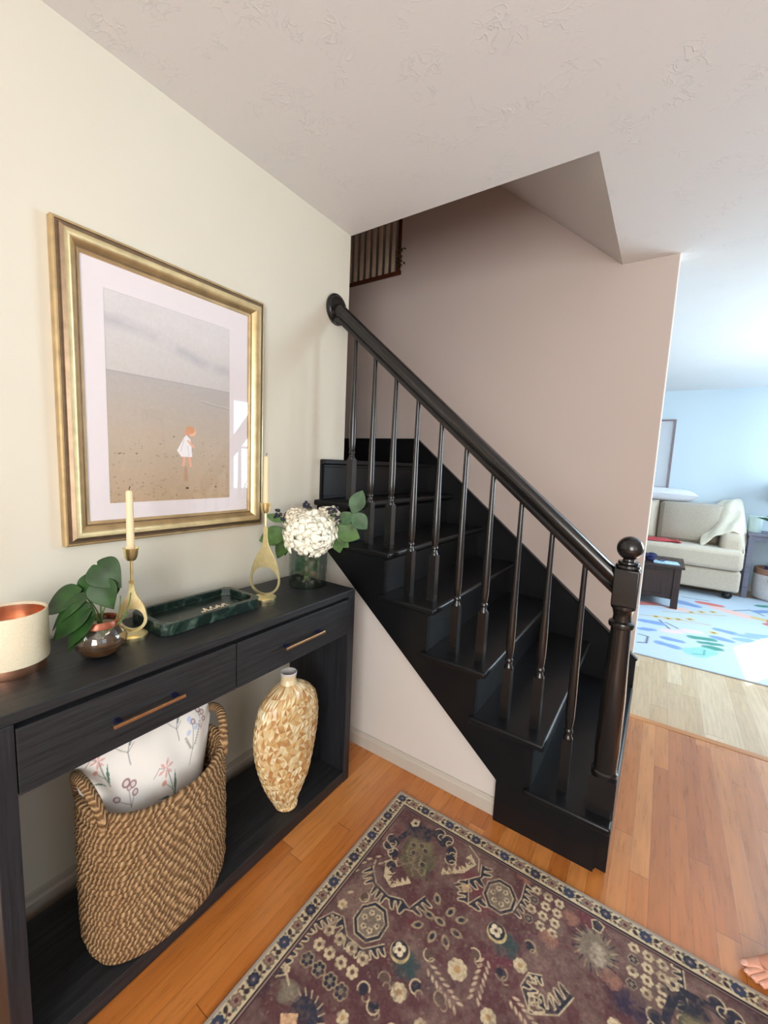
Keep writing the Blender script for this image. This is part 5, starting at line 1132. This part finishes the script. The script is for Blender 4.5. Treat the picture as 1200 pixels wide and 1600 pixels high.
MB().lathe([(0.0, 0.002), (0.14, 0.002), (0.175, 0.03), (0.192, 0.14), (0.190, 0.30), (0.182, 0.30), (0.18, 0.04), (0.0, 0.03)], (BX, BY), 40, caps=False).build('basket_body', M_WICKB, rb)
MB().lathe([(0.191, 0.30), (0.193, 0.31), (0.190, 0.365), (0.182, 0.368), (0.180, 0.303)], (BX, BY), 40, caps=False).build('basket_rim', M_WICKN, rb)
rg = MB(); rg.tube([(2.46+0.032*math.cos(2*PI*k/20), 4.402, 0.255+0.038*math.sin(2*PI*k/20)) for k in range(20)], 0.008, 8, closed=True); rg.build('ring_handle', mat('tan_rattan', (206, 168, 116), 0.6, noise=(60, 0.1)), rb)
tag(MB().box(2.44, 2.56, 4.56, 4.66, 0.26, 0.405).build('folded_cloth', M_PILW, None, bevel=0.01, bseg=3), 'folded pale cloth sticking out of the rope basket', 'cloth')
tag(MB().box(2.40, 2.50, 4.48, 4.52, 0.24, 0.40).build('dark_book', M_NAVYC, None, bevel=0.002), 'dark book standing in the rope basket', 'book')

# ================================================================== bare foot at the right edge
def skin_mesh(name, J, Rr, Eg, root, m, parent, levels=2):
    """one continuous skinned surface over a joint graph"""
    o0 = origin_of(parent); me = bpy.data.meshes.new(name)
    me.from_pydata([tuple(Vector(j)-o0) for j in J], Eg, []); me.materials.append(m)
    b = bpy.data.objects.new(name, me); C.objects.link(b); b.parent = parent
    sk_ = b.modifiers.new('skin', 'SKIN'); sk_.use_smooth_shade = True
    for i, r_ in enumerate(Rr): me.skin_vertices[0].data[i].radius = r_ if isinstance(r_, tuple) else (r_, r_)
    me.skin_vertices[0].data[root].use_root = True
    sb = b.modifiers.new('sub', 'SUBSURF'); sb.levels = levels; sb.render_levels = levels
    return b
def make_person():
    d = Vector((-0.80, -0.60, 0)); s = Vector((0.60, -0.80, 0))       # facing, and the side of the left hand
    A = Vector((1.858, -0.160, 0)); B = Vector((2.055, 0.195, 0)); K = Vector((1.970, 0.030, 0))
    o = thing('person', (K.x, K.y, 0), 'bare foot of a person stepping onto the oak floor beside the flowered rug border', 'person')
    def P(base, a, b, z): v = base+d*a+s*b; return (v.x, v.y, z)
    J, Rr, Eg = [], [], []
    def add(p, r_, to=None):
        J.append(p); Rr.append(r_)
        if to is not None: Eg.append((to, len(J)-1))
        return len(J)-1
    pel = add(P(K, 0, 0, 0.90), (0.145, 0.095)); wst = add(P(K, 0, 0, 1.04), (0.115, 0.082), pel); che = add(P(K, 0, 0, 1.22), (0.140, 0.092), wst); nb = add(P(K, 0, 0, 1.355), (0.085, 0.060), che)
    nk = add(P(K, 0.01, 0, 1.41), 0.050, nb); jaw = add(P(K, 0.030, 0, 1.475), (0.058, 0.066), nk); hd = add(P(K, 0.015, 0, 1.555), (0.072, 0.086), jaw); tp = add(P(K, 0.005, 0, 1.605), (0.055, 0.065), hd)
    TOES = [(0.028, 0.182, 0.0165), (0.010, 0.190, 0.0105), (-0.006, 0.183, 0.0100), (-0.021, 0.173, 0.0095), (-0.035, 0.158, 0.0088)]
    nails = []
    for base, sg, hipb in ((A, 1, 0.085), (B, -1, -0.085)):
        hip = add(P(K, 0, hipb, 0.82), 0.085, pel); mid = Vector(P(K, 0, hipb, 0))*0.45+base*0.55
        kn = add(P(mid, 0.05, 0, 0.47), 0.056, hip); cf = add(P(base, 0.0, 0, 0.33), 0.051, kn); lo = add(P(base, -0.02, 0, 0.17), 0.036, cf); an = add(P(base, 0, 0, 0.085), 0.035, lo)
        add(P(base, -0.030, 0, 0.034), (0.032, 0.031), an); ins = add(P(base, 0.055, 0, 0.053), (0.033, 0.030), an); ball = add(P(base, 0.112, -0.003*sg, 0.034), (0.039, 0.023), ins)
        for (b, a, r_) in TOES:
            b = -b*sg*0.86
            t1 = add(P(base, 0.140, b*0.9, 0.022), (r_*1.1, r_), ball); t2 = add(P(base, a-0.018, b, 0.018), (r_, r_*0.95), t1); add(P(base, a, b*1.02, 0.0135), (r_*0.95, r_*0.8), t2)
            nails.append((P(base, a-0.002, b*1.02, 0.0135+r_*0.72), r_))
    arms = []
    for sg in (1, -1):
        sh = add(P(K, 0, 0.155*sg, 1.325), 0.050, nb); el = add(P(K, -0.02, 0.215*sg, 1.06), 0.038, sh); wr = add(P(K, 0.05, 0.235*sg, 0.845), 0.025, el); pa = add(P(K, 0.065, 0.238*sg, 0.79), (0.030, 0.016), wr)
        arms.append((sh, el, wr))
        for k, (q, L) in enumerate(((-0.026, 0.075), (-0.009, 0.084), (0.009, 0.079), (0.025, 0.064))):
            f1 = add(P(K, 0.072+q, 0.240*sg, 0.755), 0.0088, pa); f2 = add(P(K, 0.078+q, 0.236*sg, 0.755-L*0.5), 0.0082, f1); add(P(K, 0.082+q, 0.226*sg, 0.755-L*0.92), 0.0072, f2)
        t1 = add(P(K, 0.098, 0.230*sg, 0.800), 0.0105, pa); t2 = add(P(K, 0.116, 0.222*sg, 0.770), 0.0095, t1); add(P(K, 0.122, 0.216*sg, 0.745), 0.0080, t2)
    skin_mesh('body', J, Rr, Eg, pel, M_SKIN, o)
    for c, r_ in nails:
        nm = MB(); nm.sphere((0, 0, 0), r_*0.62, 10, 6, sc=(1.0, 0.8, 0.22)); nm.xform(Matrix.Translation(c) @ Matrix.Rotation(math.atan2(d.y, d.x), 4, 'Z') @ Matrix.Rotation(0.35, 4, 'Y')); nm.build('toenail', M_NAIL, o)
    # face
    fc = MB(); fc.sphere(P(K, 0.104, 0, 1.515), 0.013, 12, 8, sc=(1.2, 0.9, 1.5)); fc.build('nose', M_SKIN, o)
    for sg in (1, -1):
        e = MB(); e.sphere(P(K, 0.082, 0.030*sg, 1.540), 0.0125, 12, 8); e.build('eye', M_SHADE, o)
        e = MB(); e.sphere(P(K, 0.0905, 0.0305*sg, 1.540), 0.0055, 10, 6); e.build('iris', M_ROD, o)
        e = MB(); e.sphere(P(K, 0.010, 0.074*sg, 1.520), 0.020, 12, 8, sc=(0.8, 0.5, 1.4)); e.build('ear', M_SKIN, o)
    e = MB(); e.sphere(P(K, 0.090, 0, 1.472), 0.020, 12, 8, sc=(0.8, 1.0, 0.32)); e.build('mouth', M_RED, o)
    # hair, sweater and trousers
    skin_mesh('hair', [P(K, -0.030, 0, 1.600), P(K, -0.045, 0, 1.52), P(K, -0.055, 0, 1.42), P(K, -0.055, 0, 1.32), P(K, 0.012, 0, 1.622)], [(0.078, 0.060), (0.076, 0.055), (0.070, 0.040), (0.055, 0.025), (0.060, 0.040)], [(0, 1), (1, 2), (2, 3), (0, 4)], 0, M_BROWNW, o)
    TJ, TR, TE = [P(K, 0, 0, 1.00), P(K, 0, 0, 0.90)], [(0.128, 0.094), (0.158, 0.108)], [(0, 1)]
    for base, hipb in ((A, 0.085), (B, -0.085)):
        n0 = len(TJ); mid = Vector(P(K, 0, hipb, 0))*0.45+base*0.55
        TJ += [P(K, 0, hipb, 0.80), P(mid, 0.05, 0, 0.47), P(base, -0.008, 0, 0.19)]; TR += [0.100, 0.074, 0.066]; TE += [(1, n0), (n0, n0+1), (n0+1, n0+2)]
    skin_mesh('trousers', TJ, TR, TE, 1, M_TROUS, o)
    SJ, SR, SE = [P(K, 0, 0, 0.87), P(K, 0, 0, 1.06), P(K, 0, 0, 1.22), P(K, 0, 0, 1.36)], [(0.155, 0.112), (0.135, 0.100), (0.156, 0.108), (0.090, 0.070)], [(0, 1), (1, 2), (2, 3)]
    for sg in (1, -1):
        n0 = len(SJ); SJ += [P(K, 0, 0.155*sg, 1.325), P(K, -0.02, 0.215*sg, 1.06), P(K, 0.046, 0.234*sg, 0.865)]; SR += [0.062, 0.050, 0.036]; SE += [(3, n0), (n0, n0+1), (n0+1, n0+2)]
    skin_mesh('sweater', SJ, SR, SE, 2, M_SOFAD, o)
make_person()
# out-of-frame furnishing that the picture glass mirrors
mp = thing('small_frame', (XR-0.02, -0.9, 1.40), 'small framed sketch on the right hall wall facing the console', 'picture')
MB().box(XR-0.025, XR-0.001, -1.10, -0.70, 1.30, 1.85).build('frame', M_WHITE, mp, smooth=False)
MB().box(XR-0.028, XR-0.0252, -1.06, -0.74, 1.34, 1.81).build('print', M_SHADE, mp, smooth=False)
# flush ceiling lamp of the hall
LX, LY = 2.45, -1.75
clp = thing('ceiling_lamp', (LX, LY, H), 'opal globe ceiling lamp on a short brass stem in the hall', 'ceiling lamp')
MB().lathe([(0.0, H-0.0005), (0.06, H-0.0005), (0.06, H-0.02), (0.008, H-0.024), (0.008, H-0.20), (0.03, H-0.21), (0.03, H-0.225), (0.0, H-0.226)], (LX, LY), 32, caps=False).build('lamp_base', M_BRASS, clp)
le = bpy.data.materials.new('lit_opal_glass'); le.use_nodes = True; NT(le).b.inputs['Base Color'].default_value = lin((250, 244, 232))
NT(le).b.inputs['Emission Color'].default_value = (1.0, 0.88, 0.78, 1); NT(le).b.inputs['Emission Strength'].default_value = 5.0
MB().sphere((LX, LY, H-0.32), 0.10, 24, 16).build('lamp_shade', le, clp)
